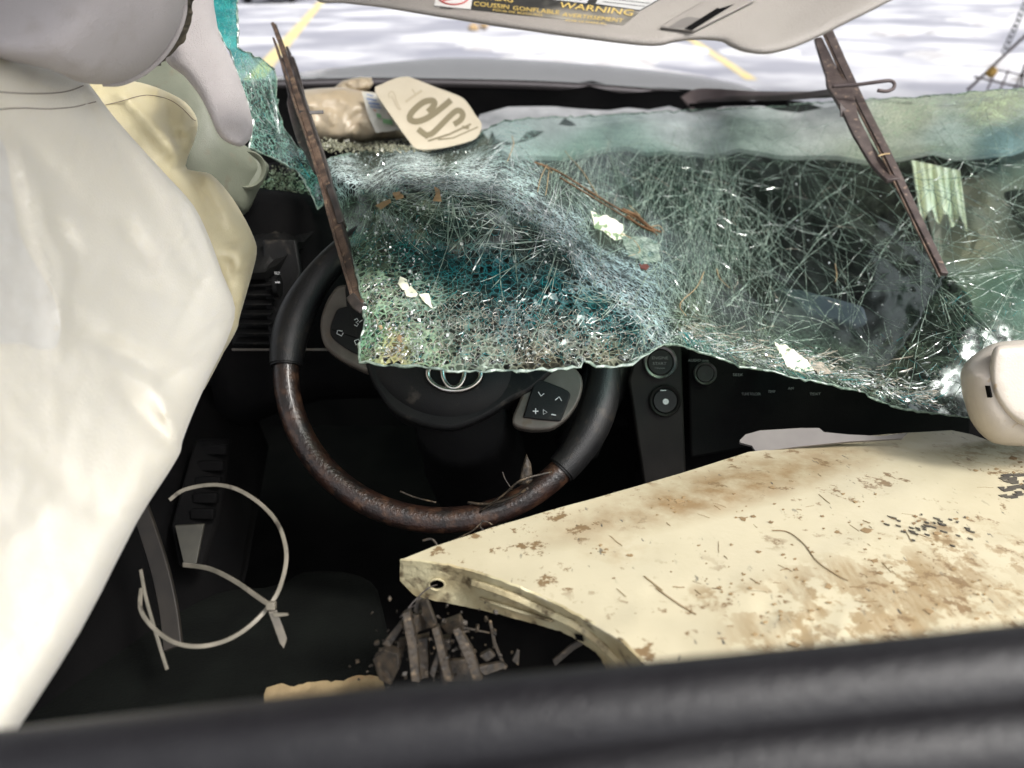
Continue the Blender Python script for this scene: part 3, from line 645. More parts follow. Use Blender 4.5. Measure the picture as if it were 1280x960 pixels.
# ------------------------------------------------------------------ steering wheel
def wheel():
    d0 = .88; O = P(557, 449, d0); k = d0 / F
    tilt = rad(15); up = (UP * math.cos(tilt) - BACK * math.sin(tilt)).normalized(); nrm = RIGHT.cross(up).normalized()
    rot = rad(-17); ax = RIGHT * math.cos(rot) + up * math.sin(rot); ay = -RIGHT * math.sin(rot) + up * math.cos(rot)
    t = thing('steering_wheel', 'black leather and dirty dark wood steering wheel under the broken windshield', 'steering wheel', O)
    def Lc(x, y, z=0): return O + ax * (x * k) + ay * (y * k) + nrm * z       # x, y in wheel units (217 = outer radius)
    def scr(px, py, z=0):   # a point of the wheel plane seen at px,py
        o = Vector((0, 0, CAMH)); v = P(px, py, 1) - o; q = O + nrm * z; tt = (q - o).dot(nrm) / v.dot(nrm); return o + v * tt
    def arc(a0, a1, r, rmaj, name, m, n=60, z=0, flat=1):
        pts = [Lc(math.cos(rad(a0 + (a1 - a0) * i / n)) * rmaj, math.sin(rad(a0 + (a1 - a0) * i / n)) * rmaj, z) for i in range(n + 1)]
        rr = [r(i / n) * k if callable(r) else r * k for i in range(n + 1)]
        mb = MB(); mb.tube(pts, rr, 20, ref=nrm, flat=flat); return mb.build(name, m, t, True, sharp=60)
    # leather upper and wood lower
    def rl(u): return 18.5 + 4.5 * math.exp(-((u - .10) / .07) ** 2) + 4.5 * math.exp(-((u - .93) / .07) ** 2)
    lea = arc(-27, 199, rl, 199, 'leather_rim', m_leather, 110)
    w1 = arc(199.5, 332.5, 15.5, 199, 'wood_rim', m_wood, 80)
    for a in (199.3, 332.7): arc(a - .5, a + .5, 17.6 if a > 300 else 19, 199, 'rim_joint', m_black, 2)
    arc(-20, 192, 1.1, 214, 'rim_seam', m_black, 80, .006)
    # hub
    hub2 = [(-150, 60), (-120, -5), (-96, -30), (-70, -62), (-30, -88), (30, -88), (70, -62), (96, -30), (120, -5), (150, 60), (110, 84), (50, 96), (-50, 96), (-110, 84)]
    def solid(name, pts2, z0, z1, m, bev, par=t):
        q = smooth_poly([(x, y) for x, y in pts2], 4); mb = MB(); mb.prism([Lc(x, y, z0) for x, y in q], nrm * (z1 - z0)); return mb.build(name, m, par, bevel=bev)
    hub = solid('hub', hub2, -.03, .018, m_black, .009)
    # soft belly on the hub
    mb = MB(); n = 40
    prof = [(1, .0), (.9, .006), (.7, .011), (.4, .014), (0, .015)]
    vs = [Lc(math.cos(2 * math.pi * i / n) * 88 * r, -8 + math.sin(2 * math.pi * i / n) * 70 * r, .017 + z) for r, z in prof for i in range(n)]
    mb.add(vs, [(a * n + i, a * n + (i + 1) % n, (a + 1) * n + (i + 1) % n, (a + 1) * n + i) for a in range(4) for i in range(n)]); mb.build('airbag_cover', m_black, t, True)
    # emblem (ellipses)
    def ell(cx, cy, rx, ry, w_, name='emblem'):
        pts = [scr(cx + rx * math.cos(2 * math.pi * i / 44), cy + ry * math.sin(2 * math.pi * i / 44), .036) for i in range(44)]
        return pts
    mb = MB()
    for cx, cy, rx, ry in ((568, 467, 33, 21), (567, 462, 14, 23), (567, 455, 24, 9)):
        mb.tube(ell(cx, cy, rx, ry, 3), .0031, 8, closed=True)
    em = mb.build('emblem', m_chrome, t, True)
    mb = MB(); pts = [scr(568 + 38 * math.cos(2 * math.pi * i / 44), 467 + 25 * math.sin(2 * math.pi * i / 44), .0305) for i in range(44)]; mb.prism(pts[::-1], nrm * .002); mb.build('emblem_disc', m_black, t)
    # spokes (screen outlines laid on the wheel plane)
    def plate(name, pts, z0, z1, m, bev, par=t, sm=3):
        q = smooth_poly(pts, sm) if sm else pts
        mb = MB(); mb.prism([scr(x, y, z0) for x, y in q][::-1], nrm * (z1 - z0)); return mb.build(name, m, par, bevel=bev)
    sp = plate('spoke', [(432, 362), (418, 372), (408, 392), (404, 412), (408, 434), (420, 448), (448, 464), (480, 470), (500, 420), (470, 370)], -.004, .014, m_silver, .004)
    bp = plate('button_pad', [(425, 386), (418, 396), (413, 414), (420, 427), (450, 445), (475, 440), (480, 400), (450, 384)], .0145, .0175, m_black, .0015, sp)
    mb = MB(); mb.tube([scr(x, y, .0177) for x, y in ((415, 412), (432, 418), (470, 430))], .0005, 4); mb.build('button_gap', m_dark, sp)
    mb = MB(); zz = .0182
    def stroke(pts, r=.0005): mb.tube([scr(x, y, zz) for x, y in pts], r, 5)
    stroke([(443, 400), (446, 398), (448, 401), (445, 403), (448, 405), (446, 408), (443, 406)]); stroke([(449, 403), (453, 400)])
    stroke([(422, 413), (421, 417), (427, 420), (429, 416)]); stroke([(423, 413), (428, 414)])
    stroke([(443, 426), (448, 424), (450, 428), (445, 431), (443, 426)]); mb.build('button_symbols', m_print, sp)
    sp2 = plate('spoke', [(664, 458), (705, 458), (722, 470), (727, 486), (721, 508), (706, 528), (686, 540), (655, 540), (640, 530), (652, 498)], -.004, .014, m_silver, .004)
    plate('button_pad', [(668, 477), (672, 474), (704, 486), (712, 492), (712, 498), (702, 524), (696, 527), (658, 523), (655, 518)], .0145, .0175, m_black, .0015, sp2, 2)
    mb = MB()
    stroke([(673, 490), (676, 495), (680, 492)], .0006); stroke([(694, 500), (699, 496), (702, 501)], .0006)
    stroke([(666, 514), (673, 514)], .0007); stroke([(669.5, 510.5), (669.5, 517.5)], .0007)
    stroke([(679, 512), (679, 518), (684, 515.5), (679, 512)], .00035); stroke([(689, 518), (695, 519)], .0007); mb.build('button_symbols', m_print, sp2)
    return t
wheel()

# ------------------------------------------------------------------ windshield
WS = [(235, -30), (296, -30), (298, 60), (312, 68), (325, 72), (338, 82), (345, 92), (346, 120), (349, 145), (357, 165), (372, 184), (395, 203), (425, 194), (480, 186), (545, 184), (590, 176), (604, 164), (625, 152), (660, 148), (720, 146), (780, 143), (860, 138), (950, 134), (1040, 127), (1150, 121), (1230, 114), (1320, 108),
      (1320, 545), (1205, 522), (1160, 516), (1120, 510), (1080, 492), (1040, 480), (1000, 474), (960, 463), (925, 458), (900, 448), (865, 438), (848, 430), (828, 430), (812, 442), (790, 455), (762, 459), (746, 458), (739, 452), (730, 451), (726, 459), (690, 462), (640, 463), (600, 464), (560, 463), (520, 458), (480, 456), (449, 452),
      (450, 432), (456, 400), (452, 370), (444, 335), (434, 290), (424, 252), (408, 246), (398, 262), (390, 244), (374, 216), (345, 199), (312, 186), (316, 150), (290, 70), (262, 20)]
wd = tps([(235, 0, .93), (296, 0, 1.0), (300, 100, .98), (345, 100, 1.08), (316, 180, .99), (350, 180, 1.05), (392, 225, 1.06), (425, 250, 1.0),
          (430, 222, .95), (500, 215, .88), (560, 217, .85), (610, 228, .84), (650, 250, .83), (690, 282, .825), (720, 310, .82), (760, 350, .81), (800, 388, .79), (830, 430, .77),
          (450, 450, .72), (500, 456, .70), (560, 462, .69), (640, 462, .69), (730, 458, .71), (445, 330, .82), (500, 380, .75), (560, 300, .79), (560, 380, .74), (640, 300, .79), (640, 380, .745), (700, 380, .75), (770, 430, .74), (500, 270, .83),
          (450, 195, 1.3), (540, 190, 1.35), (590, 195, 1.18), (620, 170, 1.22), (625, 155, 1.4), (700, 147, 1.65), (860, 140, 1.68), (1040, 127, 1.65), (1280, 110, 1.5), (680, 200, 1.18), (640, 215, .95),
          (760, 200, 1.32), (760, 290, 1.05), (860, 230, 1.3), (870, 330, 1.12), (980, 250, 1.35), (1080, 190, 1.45), (960, 360, 1.12), (1060, 400, 1.10), (1100, 300, 1.22), (1200, 170, 1.35), (1200, 250, 1.22), (1180, 350, 1.02), (1280, 300, 1.1), (1280, 370, .98),
          (865, 395, .95), (900, 448, .84), (960, 463, .84), (1040, 480, .86), (1060, 450, .96), (1120, 510, .88), (1150, 450, .94), (1205, 520, .90), (1300, 520, .92), (1240, 440, .93)])
CRE = [((640, 160), (600, 205), 10, .012), ((640, 160), (660, 245), 9, -.010), ((625, 155), (560, 200), 12, -.01), ((900, 190), (1120, 330), 14, .018), ((830, 210), (960, 400), 12, -.016), ((1000, 200), (1170, 350), 14, -.02), ((1170, 350), (1290, 330), 12, .02),
       ((760, 190), (870, 380), 12, .012), ((1065, 420), (980, 300), 14, .015), ((1160, 130), (1240, 260), 10, .016), ((1000, 360), (860, 320), 12, .012), ((1180, 350), (1100, 480), 12, .012), ((470, 240), (470, 440), 12, .01), ((300, 40), (380, 215), 8, .012), ((690, 150), (1100, 165), 9, .012)]
def crease(x, y):
    s = 0
    for (a, b, w_, am) in CRE:
        dx, dy = b[0] - a[0], b[1] - a[1]; L2 = dx * dx + dy * dy; t = max(0, min(1, ((x - a[0]) * dx + (y - a[1]) * dy) / L2)); r = math.hypot(x - a[0] - dx * t, y - a[1] - dy * t)
        if r < w_ * 3: s += am * math.exp(-(r / w_)) 
    return s
def wdep(x, y): return wd(x, y) - crease(x, y) * (1 if x > 410 else .3) - (.006 if x > 410 else .002) * nz(x / 50, y / 50, 3)
# region controls: x, y, transmission tint, frost 0..1, colour of the crushed glass, ridge sky reflection painted in
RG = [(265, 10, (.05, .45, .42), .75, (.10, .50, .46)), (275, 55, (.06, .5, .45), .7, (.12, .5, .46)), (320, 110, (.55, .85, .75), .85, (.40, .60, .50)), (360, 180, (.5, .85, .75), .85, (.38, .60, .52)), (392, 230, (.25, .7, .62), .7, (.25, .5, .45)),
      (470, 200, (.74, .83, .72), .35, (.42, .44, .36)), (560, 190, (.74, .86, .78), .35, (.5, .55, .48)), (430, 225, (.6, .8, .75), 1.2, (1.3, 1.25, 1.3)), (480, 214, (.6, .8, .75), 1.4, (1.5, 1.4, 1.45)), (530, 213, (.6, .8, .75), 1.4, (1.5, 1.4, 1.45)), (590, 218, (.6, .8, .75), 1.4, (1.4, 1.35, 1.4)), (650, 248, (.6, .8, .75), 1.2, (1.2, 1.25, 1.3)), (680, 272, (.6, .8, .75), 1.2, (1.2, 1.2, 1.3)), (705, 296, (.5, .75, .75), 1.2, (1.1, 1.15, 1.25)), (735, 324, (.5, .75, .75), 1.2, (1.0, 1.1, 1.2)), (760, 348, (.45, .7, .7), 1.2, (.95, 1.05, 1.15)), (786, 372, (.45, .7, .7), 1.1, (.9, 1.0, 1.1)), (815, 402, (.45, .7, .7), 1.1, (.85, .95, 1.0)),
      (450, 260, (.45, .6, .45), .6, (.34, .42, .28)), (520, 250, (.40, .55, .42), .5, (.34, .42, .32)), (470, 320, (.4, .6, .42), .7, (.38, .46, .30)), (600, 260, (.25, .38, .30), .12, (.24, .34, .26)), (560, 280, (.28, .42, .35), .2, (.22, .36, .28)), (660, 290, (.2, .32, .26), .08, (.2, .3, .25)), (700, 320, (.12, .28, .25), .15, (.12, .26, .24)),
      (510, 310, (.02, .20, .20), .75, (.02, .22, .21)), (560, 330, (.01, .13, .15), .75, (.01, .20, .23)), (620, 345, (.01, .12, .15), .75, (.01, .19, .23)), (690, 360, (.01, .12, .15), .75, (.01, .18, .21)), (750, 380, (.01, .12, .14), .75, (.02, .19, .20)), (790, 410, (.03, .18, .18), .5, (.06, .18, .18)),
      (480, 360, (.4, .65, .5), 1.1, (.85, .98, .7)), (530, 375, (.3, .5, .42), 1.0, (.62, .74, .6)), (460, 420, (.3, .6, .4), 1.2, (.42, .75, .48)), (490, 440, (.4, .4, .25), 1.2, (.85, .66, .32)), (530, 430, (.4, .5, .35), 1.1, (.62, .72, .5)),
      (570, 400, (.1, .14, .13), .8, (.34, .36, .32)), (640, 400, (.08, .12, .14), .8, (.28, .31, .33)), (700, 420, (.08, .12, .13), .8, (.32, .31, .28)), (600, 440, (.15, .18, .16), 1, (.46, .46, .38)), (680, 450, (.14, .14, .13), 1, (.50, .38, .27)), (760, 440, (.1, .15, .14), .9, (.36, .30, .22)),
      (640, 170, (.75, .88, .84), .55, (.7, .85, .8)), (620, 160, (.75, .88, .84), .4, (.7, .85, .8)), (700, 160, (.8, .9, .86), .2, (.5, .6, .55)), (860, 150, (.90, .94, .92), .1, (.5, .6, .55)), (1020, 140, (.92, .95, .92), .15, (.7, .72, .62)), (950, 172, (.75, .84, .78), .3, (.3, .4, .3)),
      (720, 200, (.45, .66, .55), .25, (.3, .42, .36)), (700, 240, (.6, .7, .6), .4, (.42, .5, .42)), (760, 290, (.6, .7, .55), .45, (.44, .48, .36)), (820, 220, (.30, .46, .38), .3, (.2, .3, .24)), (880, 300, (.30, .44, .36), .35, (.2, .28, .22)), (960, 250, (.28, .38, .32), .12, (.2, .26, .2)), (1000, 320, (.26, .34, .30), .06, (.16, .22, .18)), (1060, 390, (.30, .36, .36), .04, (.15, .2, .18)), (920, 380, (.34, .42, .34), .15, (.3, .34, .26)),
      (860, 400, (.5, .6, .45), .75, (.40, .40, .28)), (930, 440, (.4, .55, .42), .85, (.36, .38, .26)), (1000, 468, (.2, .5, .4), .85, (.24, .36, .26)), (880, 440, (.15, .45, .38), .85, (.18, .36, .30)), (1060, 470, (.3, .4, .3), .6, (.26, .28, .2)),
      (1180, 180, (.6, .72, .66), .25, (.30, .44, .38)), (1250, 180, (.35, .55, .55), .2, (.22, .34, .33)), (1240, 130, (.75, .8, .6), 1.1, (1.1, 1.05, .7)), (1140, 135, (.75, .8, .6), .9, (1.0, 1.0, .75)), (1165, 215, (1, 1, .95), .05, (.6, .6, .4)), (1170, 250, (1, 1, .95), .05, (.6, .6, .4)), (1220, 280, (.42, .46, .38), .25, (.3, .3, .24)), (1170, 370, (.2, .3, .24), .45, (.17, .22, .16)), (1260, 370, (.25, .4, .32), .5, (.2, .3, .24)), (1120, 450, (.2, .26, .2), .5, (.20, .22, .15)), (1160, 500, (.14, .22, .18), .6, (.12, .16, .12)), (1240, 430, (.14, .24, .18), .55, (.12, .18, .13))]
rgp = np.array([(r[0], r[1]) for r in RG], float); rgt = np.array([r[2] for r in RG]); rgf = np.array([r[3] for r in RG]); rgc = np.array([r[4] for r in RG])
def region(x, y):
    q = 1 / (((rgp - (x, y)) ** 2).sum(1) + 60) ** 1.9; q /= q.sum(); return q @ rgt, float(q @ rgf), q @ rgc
WS = [(x + U(-1.3, 1.3), y + U(-1.3, 1.3)) for x, y in resample(WS, 6)]
WP = Poly(WS)
def windshield():
    v2, fs = tri_patch(WS, 5.0, .45)
    vs = []; T = []; Fr = []; D = []
    for x, y in v2:
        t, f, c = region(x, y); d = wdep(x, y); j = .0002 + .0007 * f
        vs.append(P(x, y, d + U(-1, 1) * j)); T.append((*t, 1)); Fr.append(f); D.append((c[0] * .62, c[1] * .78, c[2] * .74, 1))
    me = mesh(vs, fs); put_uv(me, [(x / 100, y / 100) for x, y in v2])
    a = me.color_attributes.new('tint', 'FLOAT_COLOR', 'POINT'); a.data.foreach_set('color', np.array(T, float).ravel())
    a = me.color_attributes.new('dust_and_glint', 'FLOAT_COLOR', 'POINT'); a.data.foreach_set('color', np.array(D, float).ravel())
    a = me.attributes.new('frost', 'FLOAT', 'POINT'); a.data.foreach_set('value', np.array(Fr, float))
    t = thing('shattered_windshield', 'shattered green laminated windshield sagging over dashboard and steering wheel', 'windshield', P(800, 400, .9))
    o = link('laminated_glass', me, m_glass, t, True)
    # smooth where the sheet is whole, facetted where it is crushed
    sm = [all(Fr[i] < .72 for i in p.vertices) for p in me.polygons]; me.polygons.foreach_set('use_smooth', sm)
    # cut edge of the lamination
    rim = resample(WS, 5); pts = [P(x + U(-.6, .6), y + U(-.6, .6), wdep(x, y)) for x, y in rim if -40 < x < 1330]
    mb = MB(); mb.tube(pts, [U(.0006, .0019) for _ in pts], 5, closed=True); mb.build('torn_edge', m_crack, t)
    return t
ws = windshield()
CPOS = Vector((0, 0, CAMH))
def ribbon(mb, pts2, w_, lift=.0012):
    """one crack face standing in the sheet: a narrow twisted strip"""
    q = [p for p in pts2 if WP.inside(*p)]
    if len(q) < 2: return
    vs = []; 
    P3 = [P(x, y, wdep(x, y) - lift * U(.3, 1.3)) for x, y in q]
    for i, p in enumerate(P3):
        t = (P3[min(i + 1, len(P3) - 1)] - P3[max(i - 1, 0)]).normalized(); v = (CPOS - p).normalized(); s = t.cross(v).normalized(); s = (s + v * U(-.9, .9)).normalized()
        ww = w_ * U(.45, 1.3) * (.35 if i in (0, len(P3) - 1) else 1); vs += [p - s * ww, p + s * ww]
    mb.add(vs, [(2 * i, 2 * i + 1, 2 * i + 3, 2 * i + 2) for i in range(len(P3) - 1)])
def walk(x, y, ang, L, step=11, wob=.12, curve=0):
    pts = [(x, y)]; n = max(2, int(L / step))
    for i in range(n):
        ang += U(-wob, wob) + curve; x += math.cos(ang) * step; y += math.sin(ang) * step; pts.append((x, y))
    return pts
MC = {'g': MB(), 'w': MB(), 't': MB(), 'b': MB()}
# fans of long cracks
for (cx, cy, n, L0, L1, a0, a1, key) in [(905, 235, 60, 50, 190, 0, 360, 'g'), (640, 172, 50, 25, 110, 20, 160, 'w'), (760, 180, 45, 50, 170, 20, 160, 'g'), (880, 400, 60, 40, 190, 180, 330, 'g'), (1062, 420, 34, 60, 260, 170, 300, 'g'), (1165, 350, 60, 40, 220, 0, 360, 'g'), (1285, 335, 40, 60, 190, 120, 240, 'g'),
                                       (850, 185, 40, 40, 160, 20, 170, 'g'), (1000, 200, 40, 40, 190, 10, 170, 'g'), (560, 225, 60, 30, 130, 20, 160, 'g'), (470, 245, 45, 30, 110, 0, 120, 'g'), (640, 250, 50, 40, 150, 70, 200, 'g'), (700, 300, 40, 40, 130, 90, 230, 'g'), (1200, 200, 34, 40, 160, 0, 360, 'g'), (760, 280, 30, 30, 100, 0, 360, 'g'), (950, 440, 40, 30, 140, 180, 350, 'g'),
                                       (300, 60, 40, 20, 90, 30, 100, 'g'), (350, 170, 50, 20, 90, 180, 300, 'w'), (390, 225, 30, 20, 70, 180, 270, 't'), (1120, 460, 50, 20, 90, 0, 360, 'g'), (700, 220, 40, 30, 110, 0, 120, 'w')]:
    for i in range(int(n * .38)):
        a = rad(U(a0, a1)); off = U(2, 30); x = cx + math.cos(a) * off; y = cy + math.sin(a) * off
        ribbon(MC[key], walk(x, y, a, U(L0, L1), 6, .13, U(-.015, .015)), U(.0002, .00055))
# strings of near-vertical chips
for i in range(120):
    x = random.gauss(885, 34); y = U(190, 330); ribbon(MC['g'], walk(x, y, rad(90 + U(-9, 9)), U(50, 200), 6, .22), U(.0002, .0006))
for i in range(90):
    x = U(660, 900); y = U(155, 200); ribbon(MC['g'], walk(x, y, rad(90 + U(-25, 25)), U(30, 150), 7, .15), U(.0002, .0005))
# diagonals of the right half
for i in range(100):
    x = U(820, 1150); y = U(170, 400); ribbon(MC['g'], walk(x, y, rad(random.choice((28, 28, 35, -40, -58)) + U(-12, 12)), U(40, 170), 6, .16), U(.0002, .0006))
for i in range(70):
    x = U(690, 1000); y = U(190, 400); ribbon(MC['g'], walk(x, y, rad(U(0, 180)), U(15, 60), 7, .2), U(.0002, .0005))
for i in range(60):
    x = U(1120, 1290); y = U(130, 330); ribbon(MC['g'], walk(x, y, rad(random.choice((20, -35, 60, 100)) + U(-12, 12)), U(40, 150), 9, .1), U(.0002, .00045))
# ridge and lower rim: short streaks along the fold
RID = smooth_poly([(425, 218), (500, 212), (560, 216), (610, 228), (650, 250), (690, 282), (720, 310), (760, 350), (800, 388), (830, 428)], 8, False)
for i in range(520):
    k = random.randrange(len(RID) - 1); a = RID[k]; b = RID[k + 1]; an = math.atan2(b[1] - a[1], b[0] - a[0]); o = random.gauss(0, 8)
    ribbon(MC[random.choice('wwwg')], walk(a[0] - math.sin(an) * o, a[1] + math.cos(an) * o, an + random.gauss(0, .9), U(6, 26), 5, .25), U(.00015, .0005))
LOW = smooth_poly([(845, 415), (880, 435), (930, 450), (980, 463), (1040, 474), (1100, 495), (1160, 508)], 8, False)
for i in range(620):
    k = random.randrange(len(LOW) - 1); a = LOW[k]; b = LOW[k + 1]; an = math.atan2(b[1] - a[1], b[0] - a[0]); o = -abs(random.gauss(0, 16))
    ribbon(MC[random.choice('wggbt' if o > -8 else 'wgbb')], walk(a[0] - math.sin(an) * o, a[1] + math.cos(an) * o, an + U(-.6, .6), U(6, 34), 6, .2), U(.0002, .0006))
# web of small cells where the glass is crushed (edges of a Voronoi diagram)
def web(poly, step, pick, w0=.0002, w1=.0005, keep=1, st=1, ang=0):
    ca, sa = math.cos(rad(ang)), math.sin(rad(ang))
    def fw(x, y): return ((x * ca + y * sa) / st, -x * sa + y * ca)
    def bw(u, v): u *= st; return (u * ca - v * sa, u * sa + v * ca)
    IP = Poly(poly); poly = [fw(*p) for p in poly]
    PGx = Poly(poly); xs = [p[0] for p in poly]; ys = [p[1] for p in poly]; pts = []
    n = int((max(xs) - min(xs)) * (max(ys) - min(ys)) / step ** 2)
    for i in range(n):
        q = (U(min(xs), max(xs)), U(min(ys), max(ys)))
        if PGx.inside(*q): pts.append(q)
    v, e, f, *_ = delaunay_2d_cdt([Vector(p) for p in pts], [], [], 0, 1e-6); cc = []
    for t in f:
        (ax_, ay_), (bx, by), (cx, cy) = [(v[i].x, v[i].y) for i in t[:3]]; dd_ = 2 * (ax_ * (by - cy) + bx * (cy - ay_) + cx * (ay_ - by))
        if abs(dd_) < 1e-6: cc.append(None); continue
        ux = ((ax_ ** 2 + ay_ ** 2) * (by - cy) + (bx ** 2 + by ** 2) * (cy - ay_) + (cx ** 2 + cy ** 2) * (ay_ - by)) / dd_; uy = ((ax_ ** 2 + ay_ ** 2) * (cx - bx) + (bx ** 2 + by ** 2) * (ax_ - cx) + (cx ** 2 + cy ** 2) * (bx - ax_)) / dd_
        cc.append((ux, uy))
    own = {}
    for k, t in enumerate(f):
        for i in range(3):
            a, b = t[i], t[(i + 1) % 3]; own.setdefault((min(a, b), max(a, b)), []).append(k)
    for ks in own.values():
        if len(ks) == 2 and cc[ks[0]] and cc[ks[1]] and R() < keep:
            a, b = cc[ks[0]], cc[ks[1]]
            if math.hypot(a[0] - b[0], a[1] - b[1]) < step * 4 and PGx.inside(*a) and PGx.inside(*b):
                a, b = bw(*a), bw(*b); Lw = math.hypot(a[0] - b[0], a[1] - b[1]); k = max(1, int(Lw / 7)); j = min(1.6, Lw * .08)
                q = [a] + [(a[0] + (b[0] - a[0]) * i / k + U(-j, j), a[1] + (b[1] - a[1]) * i / k + U(-j, j)) for i in range(1, k)] + [b]
                ribbon(MC[pick(*a)], q, U(w0, w1) * (1.5 if R() < .12 else 1), .0008)
flap = [(430, 240), (520, 224), (600, 236), (650, 262), (700, 305), (760, 360), (825, 428), (790, 450), (730, 455), (560, 460), (452, 450), (455, 380), (435, 290)]
def pk_flap(x, y):
    yb = 300 + (x - 480) * .3
    if y < yb - 12: return random.choice('gggt')
    if y < yb + 55: return random.choice('ttttg')
    return random.choice('tbbbgw')
web(flap, 7.5, pk_flap, .0002, .0005)
low = [(452, 340), (520, 350), (640, 372), (760, 385), (826, 428), (790, 452), (560, 460), (452, 450)]
web(low, 5.5, lambda x, y: random.choice('tbbbgw'), .00025, .0006)
web([(452, 340), (500, 345), (560, 400), (560, 460), (452, 450)], 7, lambda x, y: random.choice('ggwbb'), .0003, .0009)
web([(560, 230), (650, 262), (700, 310), (560, 300), (500, 260)], 17, lambda x, y: 'g', .0004, .0008)
web([(238, 0), (296, 0), (298, 62), (268, 40)], 4.5, lambda x, y: random.choice('tttg'))
web([(270, 40), (298, 60), (345, 90), (348, 150), (392, 205), (392, 235), (345, 196), (315, 180), (316, 150)], 5.5, lambda x, y: random.choice('gggwt'), .0002, .0006)
web([(604, 168), (660, 152), (690, 230), (640, 240), (590, 210)], 9, lambda x, y: random.choice('wwg'))
web([(850, 400), (900, 415), (1040, 455), (1120, 490), (1200, 515), (1120, 508), (1040, 478), (900, 446)], 7, lambda x, y: random.choice('wgtb'))
web([(1080, 430), (1180, 360), (1290, 370), (1290, 430), (1210, 440), (1200, 515), (1120, 505)], 9, lambda x, y: random.choice('gggbt'), keep=.7)
web([(1100, 150), (1290, 130), (1290, 340), (1180, 340)], 34, lambda x, y: 'g', .0002, .0004, .8)
big = [(640, 175), (760, 160), (1060, 160), (1170, 330), (1060, 420), (960, 440), (850, 400), (760, 330), (690, 270)]
web(big, 15, lambda x, y: random.choice('ggb'), .00015, .0004, .6, 2.6, 32)
web(big, 26, lambda x, y: 'g', .0003, .0007, .9, 1.6, -45)
web([(660, 165), (930, 170), (960, 420), (850, 400), (740, 300)], 10, lambda x, y: random.choice('gggw'), .00012, .0003, .3, 2.8, 84)
web([(800, 200), (960, 190), (990, 330), (900, 380), (820, 320)], 8, lambda x, y: 'g', .00015, .0004, .3, 1.5, 60)
web([(1100, 150), (1290, 130), (1290, 340), (1180, 340)], 18, lambda x, y: random.choice('gb'), .00015, .0004, .6, 2, 30)
web([(620, 155), (860, 142), (1290, 116), (1290, 160), (1000, 175), (760, 170), (660, 170)], 16, lambda x, y: random.choice('wgb'), .00015, .0004, .5, 3, -3)
web([(425, 205), (560, 203), (650, 232), (720, 290), (830, 420), (800, 410), (700, 318), (640, 268), (560, 232), (430, 232)], 6, lambda x, y: random.choice('wwgt'), .00015, .0004)
web([(420, 200), (600, 190), (640, 215), (560, 214), (430, 218)], 9, lambda x, y: random.choice('gw'), .00015, .0004, .8, 2.5, 5)
for key, m, nm in (('g', m_crack, 'green_crack_lines'), ('w', m_crackw, 'white_crack_lines'), ('t', m_crackt, 'teal_crack_lines'), ('b', m_crackb, 'dusty_crack_lines')):
    o = MC[key].build(nm, m, ws); o['kind'] = 'stuff'
# loose chips of glass lying on the sheet
def chip(mb, c, s):
    a = Vector((U(-1, 1), U(-1, 1), U(-1, 1))).normalized(); b = a.orthogonal().normalized(); d = a.cross(b)
    q = [c + (b * math.cos(t) + d * math.sin(t)) * s * U(.6, 1.2) for t in (0, 1.5, 3.1, 4.6)]; mb.prism(q, a * s * U(.4, .9))
mb = MB()
for i in range(1500):
    k = R()
    if k < .35: x, y = U(455, 1290), U(185, 510)
    elif k < .55: x, y = random.gauss(490, 30), U(250, 450)
    elif k < .75: x, y = U(400, 600), random.gauss(196, 7)
    else: q = random.choice(LOW); x, y = q[0] + random.gauss(0, 14), q[1] - abs(random.gauss(4, 14))
    if not WP.inside(x, y): continue
    chip(mb, P(x, y, wdep(x, y) - .002), U(.0004, .0015) * random.choice((1, 1, 1, 1.5)))
o = mb.build('glass_chips', m_crackw, ws); o['kind'] = 'stuff'
mb = MB()
for i in range(900):
    x, y = random.gauss(355, 22), random.gauss(232, 16)
    if not (318 < x < 402 and 205 < y < 275): continue
    d = plane((300, 300, 1.02), (400, 230, 1.12), (340, 210, 1.15))(x, y); chip(mb, P(x, y, d - U(.004, .012)), U(.0006, .0024))
tag(mb.build('glass_crumbs', m_crumbd), 'glass crumbs strewn over the left end of the dashboard', kind='stuff')
mb = MB()
for i in range(700):
    x, y = U(400, 545), random.gauss(182, 4)
    d = wdep(x, y + 4) - .004; chip(mb, P(x, y, d), U(.0008, .0032))
tag(mb.build('dirt_crumbs', m_crumbd), 'brown dirt and glass crumbs in front of the plastic bag', kind='stuff')

# bright flat pieces painted as sky reflections, and leaf bits on the glass
def flake(name, pts, m, label, cat, lift=.003, curl=.003, grp=None, step=3):
    o = sheet(name, pts, lambda x, y: wdep(x, y) - lift, m, None, step, .0006, True, disp=lambda x, y, c: curl * nz(x / 8, y / 8))
    return tag(o, label, cat, grp)
for pts, lab in (([(500, 345), (508, 348), (512, 360), (503, 362), (497, 355)], 'smallest pale painted glint, upper left of three on the hanging glass'),
                 ([(505, 362), (514, 358), (522, 366), (520, 372), (508, 371)], 'middle pale painted glint of three on the hanging glass'),
                 ([(524, 368), (536, 366), (541, 386), (530, 378)], 'pointed pale painted glint at lower right of three on the hanging glass'),
                 ([(738, 264), (758, 270), (778, 280), (782, 298), (768, 300), (756, 290), (744, 284)], 'largest pale painted glint beside the dry twig'),
                 ([(776, 296), (796, 294), (822, 300), (826, 326), (806, 330), (786, 318)], 'dull greenish painted glint below the dry twig'),
                 ([(968, 428), (984, 432), (1004, 446), (1018, 462), (1000, 464), (984, 458)], 'long pale painted glint near the lower torn edge'),
                 ([(1006, 446), (1028, 452), (1040, 468), (1022, 468)], 'rounded tan painted glint near the lower torn edge')):
    flake('painted_glint', pts, m_crackb if 'tan' in lab else (m_crack if 'dull' in lab else m_glint), lab, 'painted glint', grp='painted glints on the windshield')
